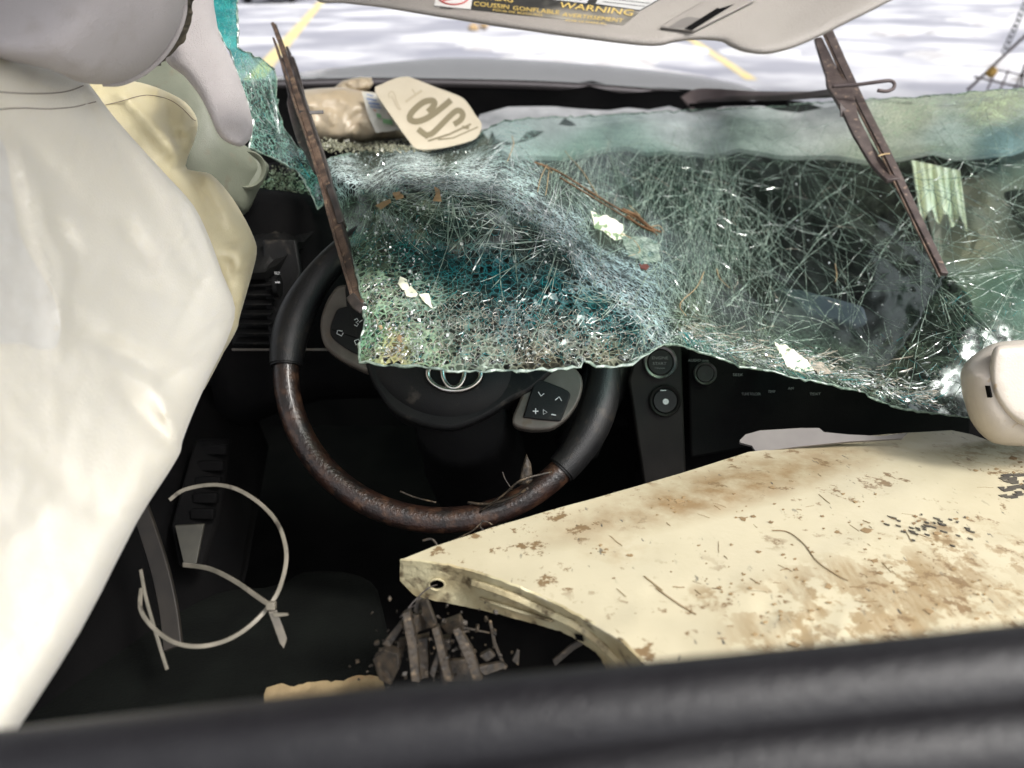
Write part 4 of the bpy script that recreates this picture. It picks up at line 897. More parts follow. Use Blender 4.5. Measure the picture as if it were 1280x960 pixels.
for pts, lab in (([(468, 257), (486, 249), (489, 253), (474, 262)], 'long tan leaf scrap on the ridge of the windshield, leftmost of three'),
                 ([(492, 241), (499, 239), (504, 247), (496, 250)], 'small square tan leaf scrap, middle of three on the windshield'),
                 ([(543, 234), (549, 236), (552, 252), (541, 251), (545, 244)], 'upright tan leaf scrap, rightmost of three on the windshield')):
    flake('leaf_scrap', pts, m_leaf, lab, 'leaf', .004, grp='leaf scraps on the windshield')
flake('leaf_scrap', [(470, 400), (488, 408), (506, 424), (516, 440), (500, 450), (486, 446), (482, 430), (474, 415)], m_leaf, 'large orange-brown leaf near the lower left corner of the windshield', 'leaf', -.0015)
flake('leaf_scrap', [(799, 329), (806, 328), (812, 333), (808, 338), (801, 336)], M('dark_red_leaf', (.09, .02, .012), rough=.7), 'small dark red leaf scrap on the windshield right of the pale glint', 'leaf')
tw = thing('dry_twig', 'brown dry root twig lying diagonally across the windshield', 'twig', P(760, 262, wdep(760, 262)))
def twig(pts, r, m=m_straw, nm='stem'):
    q = smooth_poly(pts, 6, False); mb = MB(); p3 = [P(x, y, wdep(x, y) - .006) for x, y in q]; mb.tube(p3, [r * (1 - .5 * i / len(p3)) * U(.8, 1.2) for i in range(len(p3))], 5); return mb.build(nm, m, tw, True)
twig([(668, 203), (700, 216), (738, 240), (768, 258), (800, 276), (822, 294)], .0016); twig([(778, 262), (796, 270), (812, 284), (826, 290)], .003); twig([(700, 222), (740, 246), (790, 276), (818, 288)], .0012)
twig([(784, 270), (800, 282), (818, 290)], .0022, nm='root')
for a in ([(684, 206), (676, 222), (672, 240)], [(690, 216), (682, 208), (676, 204)], [(686, 214), (684, 232), (682, 244)], [(748, 246), (742, 236), (728, 214), (712, 196), (706, 188)], [(640, 170), (642, 180), (638, 192), (634, 202)], [(880, 340), (870, 360), (850, 380), (858, 395)], [(800, 270), (792, 262), (786, 256)], [(812, 284), (824, 282), (830, 290)],
          [(896, 336), (900, 348), (912, 360)], [(776, 292), (792, 300), (800, 314), (786, 320)], [(1044, 330), (1046, 345), (1044, 352)]):
    twig(a, .0007, m_straw2, 'rootlet')

# things that show through the glass: passenger side of the wreck, and a painted window reflection
sheet('crumpled_inner_panel', smooth_poly([(640, 190), (760, 182), (900, 178), (1060, 186), (1130, 205), (1180, 280), (1220, 360), (1220, 480), (1080, 500), (900, 440), (800, 380), (700, 300)], 3), tps([(640, 175, 1.9), (1130, 200, 1.85), (1220, 480, 1.25), (800, 380, 1.3), (900, 250, 1.6), (1050, 350, 1.5)]), m_dark, car, 14, .01, disp=lambda x, y, c: .06 * nz(x / 70, y / 40) + .02 * nz(x / 20, y / 20))
def fold(pts, w_, m, nm): mb = MB(); mb.bar(pxpath(pts, 5), w_, .012, (UP + BACK * .5).normalized()); return mb.build(nm, m, car, bevel=.006)
fold([(830, 200, 1.45), (930, 235, 1.4), (1040, 270, 1.42), (1130, 320, 1.4)], .022, m_black, 'bent_bracket'); fold([(900, 290, 1.35), (1000, 330, 1.33), (1110, 370, 1.3)], .02, m_black, 'bent_bracket')
m_slate = M('slate_blue_plastic', (.28, .28, .38), (.34, .34, .44), 30, .35)
mb = MB(); mb.prism([P(x, y, d) for x, y, d in [(975, 360, 1.22), (1000, 361, 1.22), (1082, 382, 1.20), (1088, 404, 1.2), (1074, 411, 1.2), (1008, 396, 1.21)]], -BACK * .08); mb.build('slate_box', m_slate, car, bevel=.008)
sheet('torn_liner', smooth_poly([(1130, 170), (1180, 165), (1300, 160), (1300, 420), (1190, 350), (1160, 260)], 3), tps([(1130, 170, 1.9), (1300, 160, 1.8), (1300, 420, 1.3), (1190, 350, 1.4)]), M('grey_teal_liner', (.22, .24, .23), (.34, .31, .22), 5, .6), car, 14, .006, disp=lambda x, y, c: .04 * nz(x / 60, y / 50))

mb = MB(); ys = [(1140 + 60 * i / 12) for i in range(13)]  # ribbed pale piece shaped and coloured as a window reflection in the glass
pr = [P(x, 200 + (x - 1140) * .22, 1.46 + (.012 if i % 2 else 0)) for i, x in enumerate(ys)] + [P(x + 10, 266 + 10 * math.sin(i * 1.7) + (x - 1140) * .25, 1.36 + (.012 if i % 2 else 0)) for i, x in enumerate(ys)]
mb.add(pr + [p + BACK * -.004 for p in pr], [(i, i + 1, 14 + i, 13 + i) for i in range(12)] + [(26 + i, 39 + i, 40 + i, 27 + i) for i in range(12)]); mb.build('painted_window_reflection', M('pale_yellow_reflection', (.82, .80, .60), (.9, .9, .78), 20, .5), car)
# ------------------------------------------------------------------ wipers
def wiper_left():
    t = thing('windshield_wiper', 'dirty brown wiper blade standing up at the left of the wheel', 'wiper', P(452, 384, .78), 'windshield wipers')
    main = [(340, 30, 1.22), (352, 62, 1.19), (366, 105, 1.12), (381, 150, 1.05), (396, 195, .99), (409, 240, .93), (421, 285, .88), (434, 330, .83), (450, 383, .765)]
    q = smooth_poly(main, 6, False); n = len(q)
    def path(dx, dz=0, j=0): return [P(x + dx + U(-j, j), y, d + dz) for x, y, d in q]
    mb = MB(); mb.bar(path(1.5, 0, .3), [.0028 + .0022 * min(1, i / n * 1.6) for i in range(n)], .004, BACK); mb.build('blade_spine', m_wbrown, t, bevel=.0008)
    mb = MB(); mb.bar(path(8, .002, .2)[6:], .0018, .006, BACK); mb.build('rubber_strip', m_rubber, t, bevel=.0005)
    mb = MB(); mb.bar(path(-5, -.001, .3)[4:], .0016, .004, BACK); mb.build('metal_strip', m_wbrown, t, bevel=.0004)
    mb = MB(); mb.tube(path(4.5, -.005, .25), .0011, 6); mb.build('rubber_lip', m_rubber, t, True)
    mb = MB(); mb.bar(pxpath([(352, 74, 1.2), (360, 105, 1.15), (369, 145, 1.08), (380, 180, 1.04), (396, 215, .98)]), [.003] * 8 + [.007] * 8 + [.004] * 5, .003, BACK); mb.build('blade_bridge', m_wred, t, bevel=.001)
    mb = MB(); mb.bar(pxpath([(366, 72, 1.17), (374, 96, 1.13), (380, 122, 1.1)], 3), .002, .002, BACK); mb.build('claw', m_rubber, t, bevel=.0005)
    mb = MB(); mb.bar(pxpath([(372, 140, 1.06), (385, 141, 1.06), (404, 140, 1.07)], 3), .0016, .002, UP); mb.build('cross_pin', m_rubber, t)
    mb = MB(); mb.bar(pxpath([(413, 235, .93), (422, 262, .9), (428, 282, .88)], 3), .0035, .006, BACK); mb.build('claw', m_rubber, t, bevel=.001)
    mb = MB(); mb.bar(pxpath([(440, 372, .775), (447, 382, .765), (456, 388, .76)], 3), .005, .005, BACK); mb.build('end_cap', m_rubber, t, bevel=.0015)
wiper_left()
def wiper_right():
    t = thing('windshield_wiper', 'dusty maroon wiper blade hanging over the right half of the windshield', 'wiper', P(1172, 346, 1.0), 'windshield wipers')
    main = [(1026, 40, 1.30), (1046, 85, 1.26), (1072, 140, 1.2), (1100, 195, 1.14), (1126, 250, 1.08), (1150, 300, 1.03), (1172, 346, .98)]
    q = smooth_poly(main, 6, False); n = len(q)
    mb = MB(); mb.bar([P(x + 8, y - 3, d) for x, y, d in q], [.0075 - .003 * i / n for i in range(n)], .003, BACK); mb.build('blade_spine', m_wred, t, bevel=.0008)
    mb = MB(); mb.tube([P(x + 2, y, d - .004) for x, y, d in q], .0016, 6); mb.build('rubber_strip', m_wbrown, t, True)
    mb = MB(); q2 = smooth_poly([(1022, 48, 1.30), (1038, 88, 1.26), (1053, 118, 1.22), (1070, 160, 1.18), (1096, 205, 1.14), (1117, 226, 1.1)], 5, False)
    mb.bar([P(*p) for p in q2], [.006, .007, .008, .009, .010, .011, .012, .015, .018, .019, .017, .015, .013, .011, .010, .010, .010, .009, .009, .009, .009, .009, .009, .010, .010, .010][:len(q2)], .003, BACK); mb.build('blade_bridge', m_wred, t, bevel=.001)
    mb = MB(); mb.prism([P(x, y, 1.2) for x, y in ((1050, 146), (1049, 130), (1056, 138), (1058, 146))], BACK * .004); mb.build('claw', m_wred, t)
    mb = MB(); mb.bar(pxpath([(1098, 195, 1.12), (1104, 193, 1.12), (1112, 192, 1.12)], 3), .001, .001, BACK); mb.build('wire_tie', m_straw2, t)
    mb = MB(); mb.tube(pxpath([(1040, 108, 1.2), (1070, 106, 1.19), (1100, 102, 1.18), (1113, 101, 1.18), (1118, 105, 1.18), (1116, 111, 1.18), (1108, 114, 1.18), (1097, 113, 1.18)], 5), .0028, 8); mb.build('arm_hook', m_rust, t, True)
    mb = MB(); mb.bar(pxpath([(858, 130, 1.75), (872, 120, 1.74), (905, 119, 1.7), (960, 120, 1.55), (1010, 119, 1.4), (1052, 115, 1.24)], 5), [.022, .02, .018, .017, .016, .015, .014, .014, .013, .013, .012, .011, .010, .009, .009, .009, .008, .008, .008, .008, .007, .007, .007, .007, .006, .006], .006, BACK); mb.build('wiper_arm', m_rust, t, bevel=.002)
    mb = MB(); mb.bar(pxpath([(862, 132, 1.72), (920, 130, 1.66), (985, 129, 1.58)], 5), .003, .004, BACK); mb.build('arm_edge', m_dark, t)
wiper_right()

# ------------------------------------------------------------------ cowl clutter: bag and card
def bagd(x, y): return 1.46 + .0002 * (x - 430)
bg_ = thing('plastic_bag', 'crumpled beige plastic bag with a printed label on the cowl', 'plastic bag', P(440, 178, 1.46))
pillow('bag_body', [(362, 118), (380, 112), (402, 110), (428, 109), (446, 112), (476, 117), (492, 138), (505, 160), (508, 172), (470, 176), (440, 179), (408, 178), (384, 172), (372, 150)], bagd, m_bag, bg_, 5, 22, .05, .05, disp=lambda x, y: .02 * abs(nz(x / 30, y / 18)) + .003 * nz(x / 9, y / 9))
pillow('bag_top', [(415, 112), (428, 101), (450, 96), (464, 97), (467, 104), (462, 112), (445, 116)], lambda x, y: 1.5, m_bag, bg_, 4, 9, .02, .02, disp=lambda x, y: .012 * nz(x / 7, y / 7))
lb = lambda x, y: bagd(x, y) - .068
sheet('bag_label', [(452, 114), (476, 118), (494, 140), (505, 162), (470, 166), (462, 150)], lambda x, y: lb(x, y), M('label_white', (.6, .58, .5), rough=.35), bg_, 6, .001, disp=lambda x, y, c: .004 * nz(x / 9, y / 9))
for nm, c_, rects in (('blue_print', (.20, .26, .42), ((458, 122, 470, 125), (460, 127, 474, 130), (462, 132, 476, 134), (458, 117, 466, 119))), ('green_print', (.22, .42, .20), ((478, 148, 490, 154), (470, 141, 476, 146))), ('red_print', (.5, .25, .15), ((466, 136, 470, 138), (484, 141, 488, 143)))):
    mb = MB()
    for x0, y0, x1, y1 in rects: mb.add([P(x, y, lb(x, y) - .0065) for x, y in ((x0, y0), (x1, y0 + 2), (x1 + 1, y1 + 2), (x0 + 1, y1))], [(0, 1, 2, 3)])
    mb.build(nm, M(nm, c_, rough=.6), bg_)
cdn = plane((468, 112, 1.34), (600, 153, 1.38), (520, 182, 1.27))
card = thing('printed_card', 'ivory plastic card with large olive characters standing on the cowl beside the bag', 'card', P(530, 180, 1.3))
def cdd(x, y): return cdn(x, y) + .02 * ((x - 535) / 70) ** 2
sheet('card_sheet', smooth_poly([(468.5, 113), (478, 105), (494, 98), (506, 96), (514, 97), (545, 109), (574, 120), (584, 128), (594, 143), (602, 156), (596, 172), (575, 180), (545, 186), (522, 186), (512, 177), (490, 146)], 3), cdd, m_card, card, 6, .0015)
def cz(x, y): return (460 + x * .125, 85 + y * .125)
mb = MB(); mf = MB()
def band(mb_, pts, w_, sm=6):
    q = smooth_poly(pts, sm, False) if sm else pts; vs = []
    for i, p in enumerate(q):
        a = q[max(i - 1, 0)]; b = q[min(i + 1, len(q) - 1)]; L = math.hypot(b[0] - a[0], b[1] - a[1]) or 1; nx, ny = -(b[1] - a[1]) / L * w_ / 2, (b[0] - a[0]) / L * w_ / 2
        for s in (-1, 1): x, y = cz(p[0] + nx * s, p[1] + ny * s); vs.append(P(x, y, cdd(x, y) - .0012))
    mb_.add(vs, [(2 * i, 2 * i + 1, 2 * i + 3, 2 * i + 2) for i in range(len(q) - 1)])
band(mb, [(830, 320), (740, 395), (640, 470), (560, 515), (480, 535), (425, 515), (425, 465), (480, 400), (560, 340), (640, 325), (665, 355), (640, 400), (600, 440)], 62)
band(mb, [(860, 565), (925, 520), (948, 470), (925, 430), (880, 430), (820, 480), (750, 550), (690, 610), (640, 655), (590, 672)], 58); band(mb, [(605, 690), (500, 610)], 58, 0)
band(mb, [(600, 730), (820, 660), (1030, 560)], 20, 0); band(mb, [(940, 590), (1010, 600)], 30, 0); band(mb, [(700, 715), (850, 700), (1100, 590)], 14, 0)
band(mf, [(375, 340), (450, 285), (540, 225)], 28); band(mf, [(440, 210), (475, 262)], 18, 0)
band(mf, [(215, 300), (205, 260), (235, 235), (265, 260), (285, 330), (320, 400), (325, 415), (300, 405), (270, 350), (235, 280)], 11)
mb.build('card_print', m_olive, card); mf.build('faded_card_print', m_fadeprint, card)

# ------------------------------------------------------------------ sun visor
vd = tps([(385, -20, .62), (540, 20, .60), (740, 49, .58), (960, 68, .57), (1130, -20, .60), (750, -60, .66), (400, -60, .66), (1100, -60, .64)])
vis_poly = smooth_poly([(370, -60), (392, -2), (430, 4), (480, 10), (540, 20), (640, 36), (740, 50), (800, 57), (826, 57), (842, 53), (870, 50), (900, 52), (912, 58), (930, 65), (956, 68), (985, 62), (1020, 48), (1060, 28), (1100, 8), (1135, -14), (1150, -60)], 4)
vis = thing('sun_visor', 'grey sun visor with airbag warning labels hanging at the top', 'sun visor', P(760, -40, .6))
pillow('visor_body', vis_poly, vd, m_visor, vis, 11, 16, .012, .012)
vl = lambda x, y: vd(x, y) - .0128
def lab(name, pts, m, lift=0):
    q = resample(pts, 14); return sheet(name, pts, lambda x, y: vl(x, y) - lift, m, vis, 10, .0006, False)
lab('warning_label', [(595, -22), (588.6, 11.7), (640, 17.5), (700, 23.5), (779.6, 31), (798, 16.4), (735, -22)], M('label_black', (.03, .03, .028), (.30, .28, .24), 14, .3, contrast=(.45, .7)))
lab('ban_label', [(548, -22), (543, 7), (588, 11.5), (594, -22)], M('label_white_glossy', (.50, .49, .47), rough=.4))
lab('text_label', [(690, -22), (690, -1), (733, 4), (748, -22)], m_silver if False else M('label_pale_grey', (.42, .42, .42), rough=.4), .0004)
lab('text_label', [(752, -8), (744, 5), (800, 13), (826, -2), (830, -22)], M('label_pale_grey2', (.40, .40, .39), rough=.4), .0004)
mg = MB(); gold = M('gold_print', (.55, .40, .12), rough=.5)
text_on(mg, 'COUSSIN', (592, 7), (44, 4.5), (.5, -5.6), vl, .0012); text_on(mg, 'GONFLABLE', (641, 12.2), (58, 6), (.5, -5.2), vl, .0012); text_on(mg, 'AVERTISSEMENT', (702, 20), (76, 8), (2, -4.6), vl, .0012)
text_on(mg, 'AIR BAG', (596, -2), (45, 5), (.5, -6), vl, .0012); text_on(mg, 'WARNING', (698, 9), (92, 10.5), (3, -7), vl, .0012); text_on(mg, 'POUR DE BLESSURES', (616, 13.6), (62, 6.6), (.5, -2.4), vl, .0012); text_on(mg, 'VOIR LE MANUEL', (706, 26.2), (52, 4.6), (.5, -2.4), vl, .0012)
mg.build('label_lettering', gold, vis)
mg = MB(); red = M('ban_red', (.42, .07, .06), rough=.5)
def vt(pts, r): mg.tube([P(x, y, vl(x, y) - .001) for x, y in pts], r, 5)
vt([(567 + 19 * math.cos(t), -4 + 9.5 * math.sin(t)) for t in [math.pi * i / 16 for i in range(17)]], .0006); vt([(553, 1), (583, -6)], .0006); mg.build('ban_circle', red, vis)
mg = MB(); vt([(754, 2), (806, 8)], .00018); vt([(757, -2), (812, 4)], .00018); vt([(764, -6), (796, -3)], .00018); vt([(696, -4), (728, 0)], .00018); vt([(744, 5), (800, 13), (826, -2)], .0003); vt([(543, 7.5), (588, 12)], .0003)
mg.tube([P(550 + 3 * i, 9.3 + .3 * i, vl(550, 9) - .0011) for i in range(6)], .00025, 4); mg.build('label_small_print', M('black_print', (.02, .02, .02), rough=.6), vis)['kind'] = 'stuff'
# slot
sl_ = lambda x, y: vd(x, y) - .0125
mb = MB(); mb.prism([P(x, y, sl_(x, y)) for x, y in ((824, 36), (836, 27), (905, -12), (950, -12), (942, 3), (866, 41))], BACK * .0034); mb.build('slot_frame', m_visor, vis, bevel=.0016)
mb = MB(); mb.prism([P(x, y, sl_(x, y) - .0046) for x, y in ((836, 34), (846, 27), (912, -10), (932, -10), (926, 0), (864, 37))], BACK * .0006); mb.build('slot_face', M('visor_slot_grey', (.14, .13, .12), rough=.5), vis, bevel=.0004)
mb = MB(); mb.prism([P(x, y, sl_(x, y) - .0056) for x, y in ((856, 35.5), (914, -1), (920, -1), (922, 3), (865, 38))], BACK * .0004); mb.build('slot_opening', m_dark, vis)
mb = MB(); mb.tube([P(640, -60, .66), P(640, -85, .70), Vector((0, .36, 1.61))], .006, 8); mb.build('visor_arm', m_visor, vis, True)

# ------------------------------------------------------------------ curtain airbag
bd_ = tps([(-30, 50, .55), (104, 103, .66), (175, 185, .69), (242, 258, .71), (278, 342, .72), (294, 385, .735), (262, 470, .68), (226, 564, .60), (100, 790, .46), (0, 920, .39), (0, 600, .44), (0, 300, .50), (120, 300, .60), (120, 500, .53), (200, 450, .62), (60, 180, .58), (180, 300, .655)])
BC = [((60, 270), (98, 318), 9, .010), ((155, 280), (190, 330), 10, .010), ((110, 420), (215, 470), 12, .012), ((215, 475), (150, 440), 7, -.006), ((226, 560), (150, 480), 12, .012), ((226, 560), (190, 480), 8, -.007), ((122, 112), (232, 262), 11, -.010), ((95, 110), (200, 260), 16, .012), ((200, 260), (285, 400), 18, .010),
      ((20, 170), (78, 330), 14, -.010), ((78, 330), (70, 440), 14, -.009), ((0, 150), (110, 260), 16, .006), ((30, 560), (150, 650), 22, .006), ((-10, 700), (80, 620), 20, .006), ((150, 350), (260, 380), 16, .007), ((170, 505), (262, 440), 14, .006), ((45, 330), (140, 400), 18, -.005), ((205, 215), (258, 330), 8, .008)]
def bcre(x, y):
    s = 0
    for a, b, w_, am in BC:
        dx, dy = b[0] - a[0], b[1] - a[1]; L2 = dx * dx + dy * dy; u = ((x - a[0]) * dx + (y - a[1]) * dy) / L2; t = max(0, min(1, u)); r = math.hypot(x - a[0] - dx * t, y - a[1] - dy * t)
        if r < w_ * 3: s += am * math.exp(-(r / w_) ** 2) * (.4 + .6 * math.sin(math.pi * t) if 0 < t < 1 else .4)
    return s
front = smooth_poly([(-40, 40), (0, 62), (60, 86), (104, 102), (114, 108), (140, 143), (175, 183), (210, 221), (242, 257), (262, 298), (278, 342), (294, 385), (284, 425), (262, 470), (240, 520), (228, 552), (225, 566), (210, 592), (170, 655), (100, 790), (20, 915), (-40, 1000)], 3)
FP = Poly(front)
BSH = [((226, 562), (160, 500), 6, .006), ((226, 562), (176, 545), 5, .004), ((118, 118), (150, 210), 5, -.006), ((112, 112), (96, 200), 6, .005), ((66, 272), (100, 310), 7, .003), ((160, 285), (184, 326), 7, .003), ((150, 440), (215, 476), 5, .006), ((268, 330), (225, 400), 5, .004), ((286, 400), (230, 440), 5, .004),
       ((240, 270), (200, 330), 5, -.004), ((20, 176), (40, 280), 5, -.005), ((40, 280), (76, 400), 5, -.005), ((180, 480), (235, 520), 4, -.004), ((100, 640), (170, 640), 8, .003)]
def bfd(x, y):
    e = min(1, FP.dist(x, y) / 34) if FP.inside(x, y) else 0
    roll = .028 * (1 - math.sqrt(1 - (1 - e) ** 2)) if x > -20 else 0
    sh = 0
    for a, b, w_, am in BSH:
        dx, dy = b[0] - a[0], b[1] - a[1]; L2 = dx * dx + dy * dy; t = max(0, min(1, ((x - a[0]) * dx + (y - a[1]) * dy) / L2)); rr = math.hypot(x - a[0] - dx * t, y - a[1] - dy * t)
        if rr < w_ * 4: sh += am * math.exp(-rr / w_) * (.3 + .7 * math.sin(math.pi * min(1, max(0, t * .8 + .1))))
    return bd_(x, y) + .9 * bcre(x, y) + sh + roll + .002 * nz(x / 60, y / 60) + .0008 * (1 - abs(nz(x / 40, y / 80, 5)) * 2)
ab = thing('curtain_airbag', 'deployed cream white side curtain airbag hanging at the left', 'airbag', P(120, 560, .6))
sheet('front_panel', front, bfd, m_bagw, ab, 6, .002, ring=(3, 8, 15), sharp=80)
rp = smooth_poly([(70, 92), (140, 98), (175, 103), (205, 113), (232, 128), (246, 148), (245, 170), (232, 207), (246, 214), (264, 218), (285, 240), (302, 266), (317, 296), (321, 316), (313, 350), (300, 395), (296, 412), (280, 440), (240, 500), (180, 460), (100, 300)], 3)
RP = Poly(rp); rd_ = tps([(100, 100, .76), (246, 150, .82), (232, 207, .80), (321, 310, .84), (296, 410, .80), (240, 500, .78), (180, 300, .76)])
RC = [((150, 112), (238, 210), 12, -.016), ((205, 125), (232, 205), 8, .016), ((232, 207), (290, 300), 12, .014), ((262, 225), (300, 330), 13, -.012), ((285, 330), (290, 400), 9, .010), ((196, 112), (218, 160), 8, -.01)]
def rfd(x, y):
    e = min(1, RP.dist(x, y) / 40) if RP.inside(x, y) else 0; s = 0
    for a, b, w_, am in RC:
        dx, dy = b[0] - a[0], b[1] - a[1]; L2 = dx * dx + dy * dy; t = max(0, min(1, ((x - a[0]) * dx + (y - a[1]) * dy) / L2)); r = math.hypot(x - a[0] - dx * t, y - a[1] - dy * t)
        if r < w_ * 3: s += am * math.exp(-(r / w_) ** 2)
    return rd_(x, y) + .035 * (1 - math.sqrt(1 - (1 - e) ** 2)) + s + .003 * nz(x / 30, y / 30)
sheet('rear_panel', rp, rfd, m_bagy, ab, 5, .002, ring=(3, 8, 16), sharp=80)
def stitch(pts, f, nm='seam'):
    mb = MB(); mb.tube([P(x, y, f(x, y) - .0009) for x, y in smooth_poly(pts, 8, False)], .00035, 5); mb.build(nm, m_stitch, ab)
stitch([(-20, 113), (15, 116), (45, 117), (70, 116), (88, 113), (104, 107)], bfd); stitch([(-20, 140), (5, 136), (30, 135), (60, 136), (90, 134), (108, 130), (120, 127)], bfd)
stitch([(132, 131), (150, 127), (170, 121), (188, 119), (210, 124), (226, 134), (240, 148), (245, 151)], rfd)
SP = smooth_poly([(-40, 170), (2, 176), (14, 230), (24, 290), (44, 330), (66, 370), (76, 410), (66, 436), (30, 430), (-40, 400)], 4)
sheet('silicone_patch', SP, lambda x, y: bfd(x, y) - .0005, m_bags, ab, 7, .0004)

# ------------------------------------------------------------------ body panel lying in the cabin
pn = plane((500, 700, .63), (1190, 540, .86), (800, 828, .515))
def pnd(x, y): return pn(x, y) + .025 * ((x - 900) / 400) ** 2 + .035 * max(0, (620 - y) / 80) ** 2 * (1 if x > 700 else .3) + .004 * nz(x / 120, y / 70)
panel = thing('body_panel', 'dirty scratched cream car body panel lying across the passenger side', 'body panel', P(900, 700, .6))
top = [(500, 700), (540, 684), (600, 664), (680, 640), (760, 618), (850, 592), (920, 570), (935, 565), (1000, 557), (1070, 546), (1130, 541), (1190, 538), (1215, 543), (1240, 552), (1280, 557), (1340, 560), (1340, 960), (880, 960), (806, 830), (775, 800), (740, 780), (700, 758), (650, 735), (600, 717), (560, 707), (525, 702)]
sheet('outer_skin', top, pnd, m_panel, panel, 9, .0016, ring=(2.5, 6), sharp=50, disp=lambda x, y, c: .0003 * nz(x / 40, y / 26) + (.002 * nz(x / 36, y / 20) * min(1, (y - 730) / 40) if y > 730 and x > 950 else 0))
# folded flange
fp = [(500, 700), (525, 702), (560, 707), (600, 717), (650, 735), (700, 758), (740, 780), (775, 800), (806, 830), (830, 870), (780, 870), (745, 815), (715, 796), (700, 789), (640, 772), (590, 760), (545, 751), (520, 746), (500, 726)]
fdn = plane((500, 700, .632), (806, 830, .517), (520, 746, .66))
hole = [(546 + 10 * math.cos(t), 731 + 7 * math.sin(t)) for t in [2 * math.pi * i / 16 for i in range(16)]]
hole2 = [(718, 792), (728, 794), (730, 802), (720, 799)]
def fld(x, y):
    c = tps_f(x, y); return c
tps_f = tps([(500, 700, .631), (560, 707, .622), (650, 735, .592), (740, 780, .555), (806, 830, .517), (520, 746, .645), (590, 760, .632), (640, 772, .615), (700, 789, .592), (745, 815, .575), (575, 735, .635), (660, 756, .606), (740, 797, .570), (546, 731, .634), (800, 860, .54)])
sheet('folded_flange', fp, lambda x, y: tps_f(x, y) + .0005, m_flange, panel, 5, .002, holes=[hole], disp=lambda x, y, c: .0009 * nz(x / 9, y / 7), sharp=50)
def pl(x, y): return pnd(x, y)
mb = MB(); mb.bar([P(x, y, tps_f(x, y) - .003) for x, y in smooth_poly([(590, 728), (640, 745), (690, 768), (735, 792), (790, 842)], 5, False)], .0028, .0018, BACK); mb.build('flange_bead', m_flange, panel, bevel=.001)
mb = MB(); mb.bar([P(x, y, tps_f(x, y) - .002) for x, y in smooth_poly([(600, 748), (650, 764), (690, 776)], 5, False)], .0012, .0015, BACK); mb.build('flange_bead', m_flange, panel, bevel=.0005)
mb = MB()
for i in range(44): a = 2 * math.pi * i / 44
mb.tube([P(x, y, tps_f(x, y) - .0006) for x, y in hole], .0009, 6, closed=True); mb.build('hole_rim', m_flange, panel, True)
mb = MB(); mb.prism([P(x, y, tps_f(x, y) - .0026) for x, y in hole2], BACK * .0008); mb.build('notch', m_dark, panel)
# scratches, flaked mud
mb = MB()
for i in range(60):
    x, y = random.gauss(1050, 140), random.gauss(690, 55)
    if not Poly(top).inside(x, y) or y > 900: continue
    a = rad(random.gauss(28, 26)); L = U(4, 26); ps = [(x + math.cos(a) * L * k / 4, y + math.sin(a) * L * .6 * k / 4 + U(-.5, .5)) for k in range(5)]
    mb.tube([P(p[0], p[1], pnd(*p) - .0008) for p in ps], U(.0001, .0004), 4)
for ps in ([(965, 663), (985, 665), (1005, 680), (1020, 700), (1040, 715), (1060, 726)], [(820, 735), (850, 756), (870, 768)], [(805, 720), (828, 738)]): mb.tube([P(x, y, pnd(x, y) - .0014) for x, y in smooth_poly(ps, 5, False)], .0005, 4)
o = mb.build('scratches', m_mud, panel); o['kind'] = 'stuff'
mb = MB()
for (cx, cy, n, sx, sy) in ((1140, 665, 40, 45, 14), (1000, 640, 30, 60, 16), (1090, 705, 60, 60, 16), (1160, 745, 70, 70, 20), (960, 722, 26, 40, 16), (890, 745, 20, 30, 10), (1250, 590, 26, 18, 8), (765, 690, 16, 16, 5), (835, 630, 26, 14, 5), (1050, 770, 60, 100, 22), (900, 690, 30, 80, 40)):
    for i in range(int(n * .45)):
        x, y = random.gauss(cx, sx), random.gauss(cy, sy)
        if not Poly(top).inside(x, y): continue
        n_ = 6; r = U(.5, 2.6) * (2.2 if R() < .12 else 1); n_ = 9; ps = [(x + math.cos(2 * math.pi * k / n_) * r * U(.35, 1.9), y + math.sin(2 * math.pi * k / n_) * r * .5 * U(.35, 1.7)) for k in range(n_)]
        mb.prism([P(p[0], p[1], pnd(*p) - .0006) for p in ps][::-1], UP * U(.0003, .0007))
o = mb.build('mud_flakes', m_mud, panel); o['kind'] = 'stuff'
dk = M('dark_scrape', (.04, .035, .03), (.08, .07, .05), 90, .7); mb = MB()
for i in range(26):
    x, y = U(1246, 1279), U(592, 622); L = U(6, 18); ps = [(x, y), (x + L, y - L * .12 + U(-1, 1)), (x + L, y + 1.5), (x + L * .4, y + 2.5)]; mb.prism([P(p[0], p[1], pnd(*p) - .0007) for p in ps][::-1], UP * .0006)
for i in range(34):
    x, y = random.gauss(1165, 26), random.gauss(660, 9); L = U(2, 13); ps = [(x, y), (x + L, y + L * .25), (x + L, y + L * .25 + 1.5), (x + L * .3, y + 1.8)]; mb.prism([P(p[0], p[1], pnd(*p) - .0012) for p in ps][::-1], UP * .0006)
o = mb.build('dark_scrapes', dk, panel); o['kind'] = 'stuff'
# grey shard lying on the far edge
sh = sheet('plastic_shard', [(925, 550), (932, 543), (950, 538), (1000, 535), (1024, 535), (1030, 540), (1060, 543), (1100, 545), (1135, 541), (1128, 548), (1060, 552), (1000, 558), (945, 565), (940, 557), (925, 553)], lambda x, y: .84 + (560 - y) * .0006, M('grey_shard', (.11, .10, .095), (.14, .13, .12), 20, .5), None, 6, .003)
tag(sh, 'pointed grey plastic shard lying along the far edge of the cream panel', 'plastic shard')

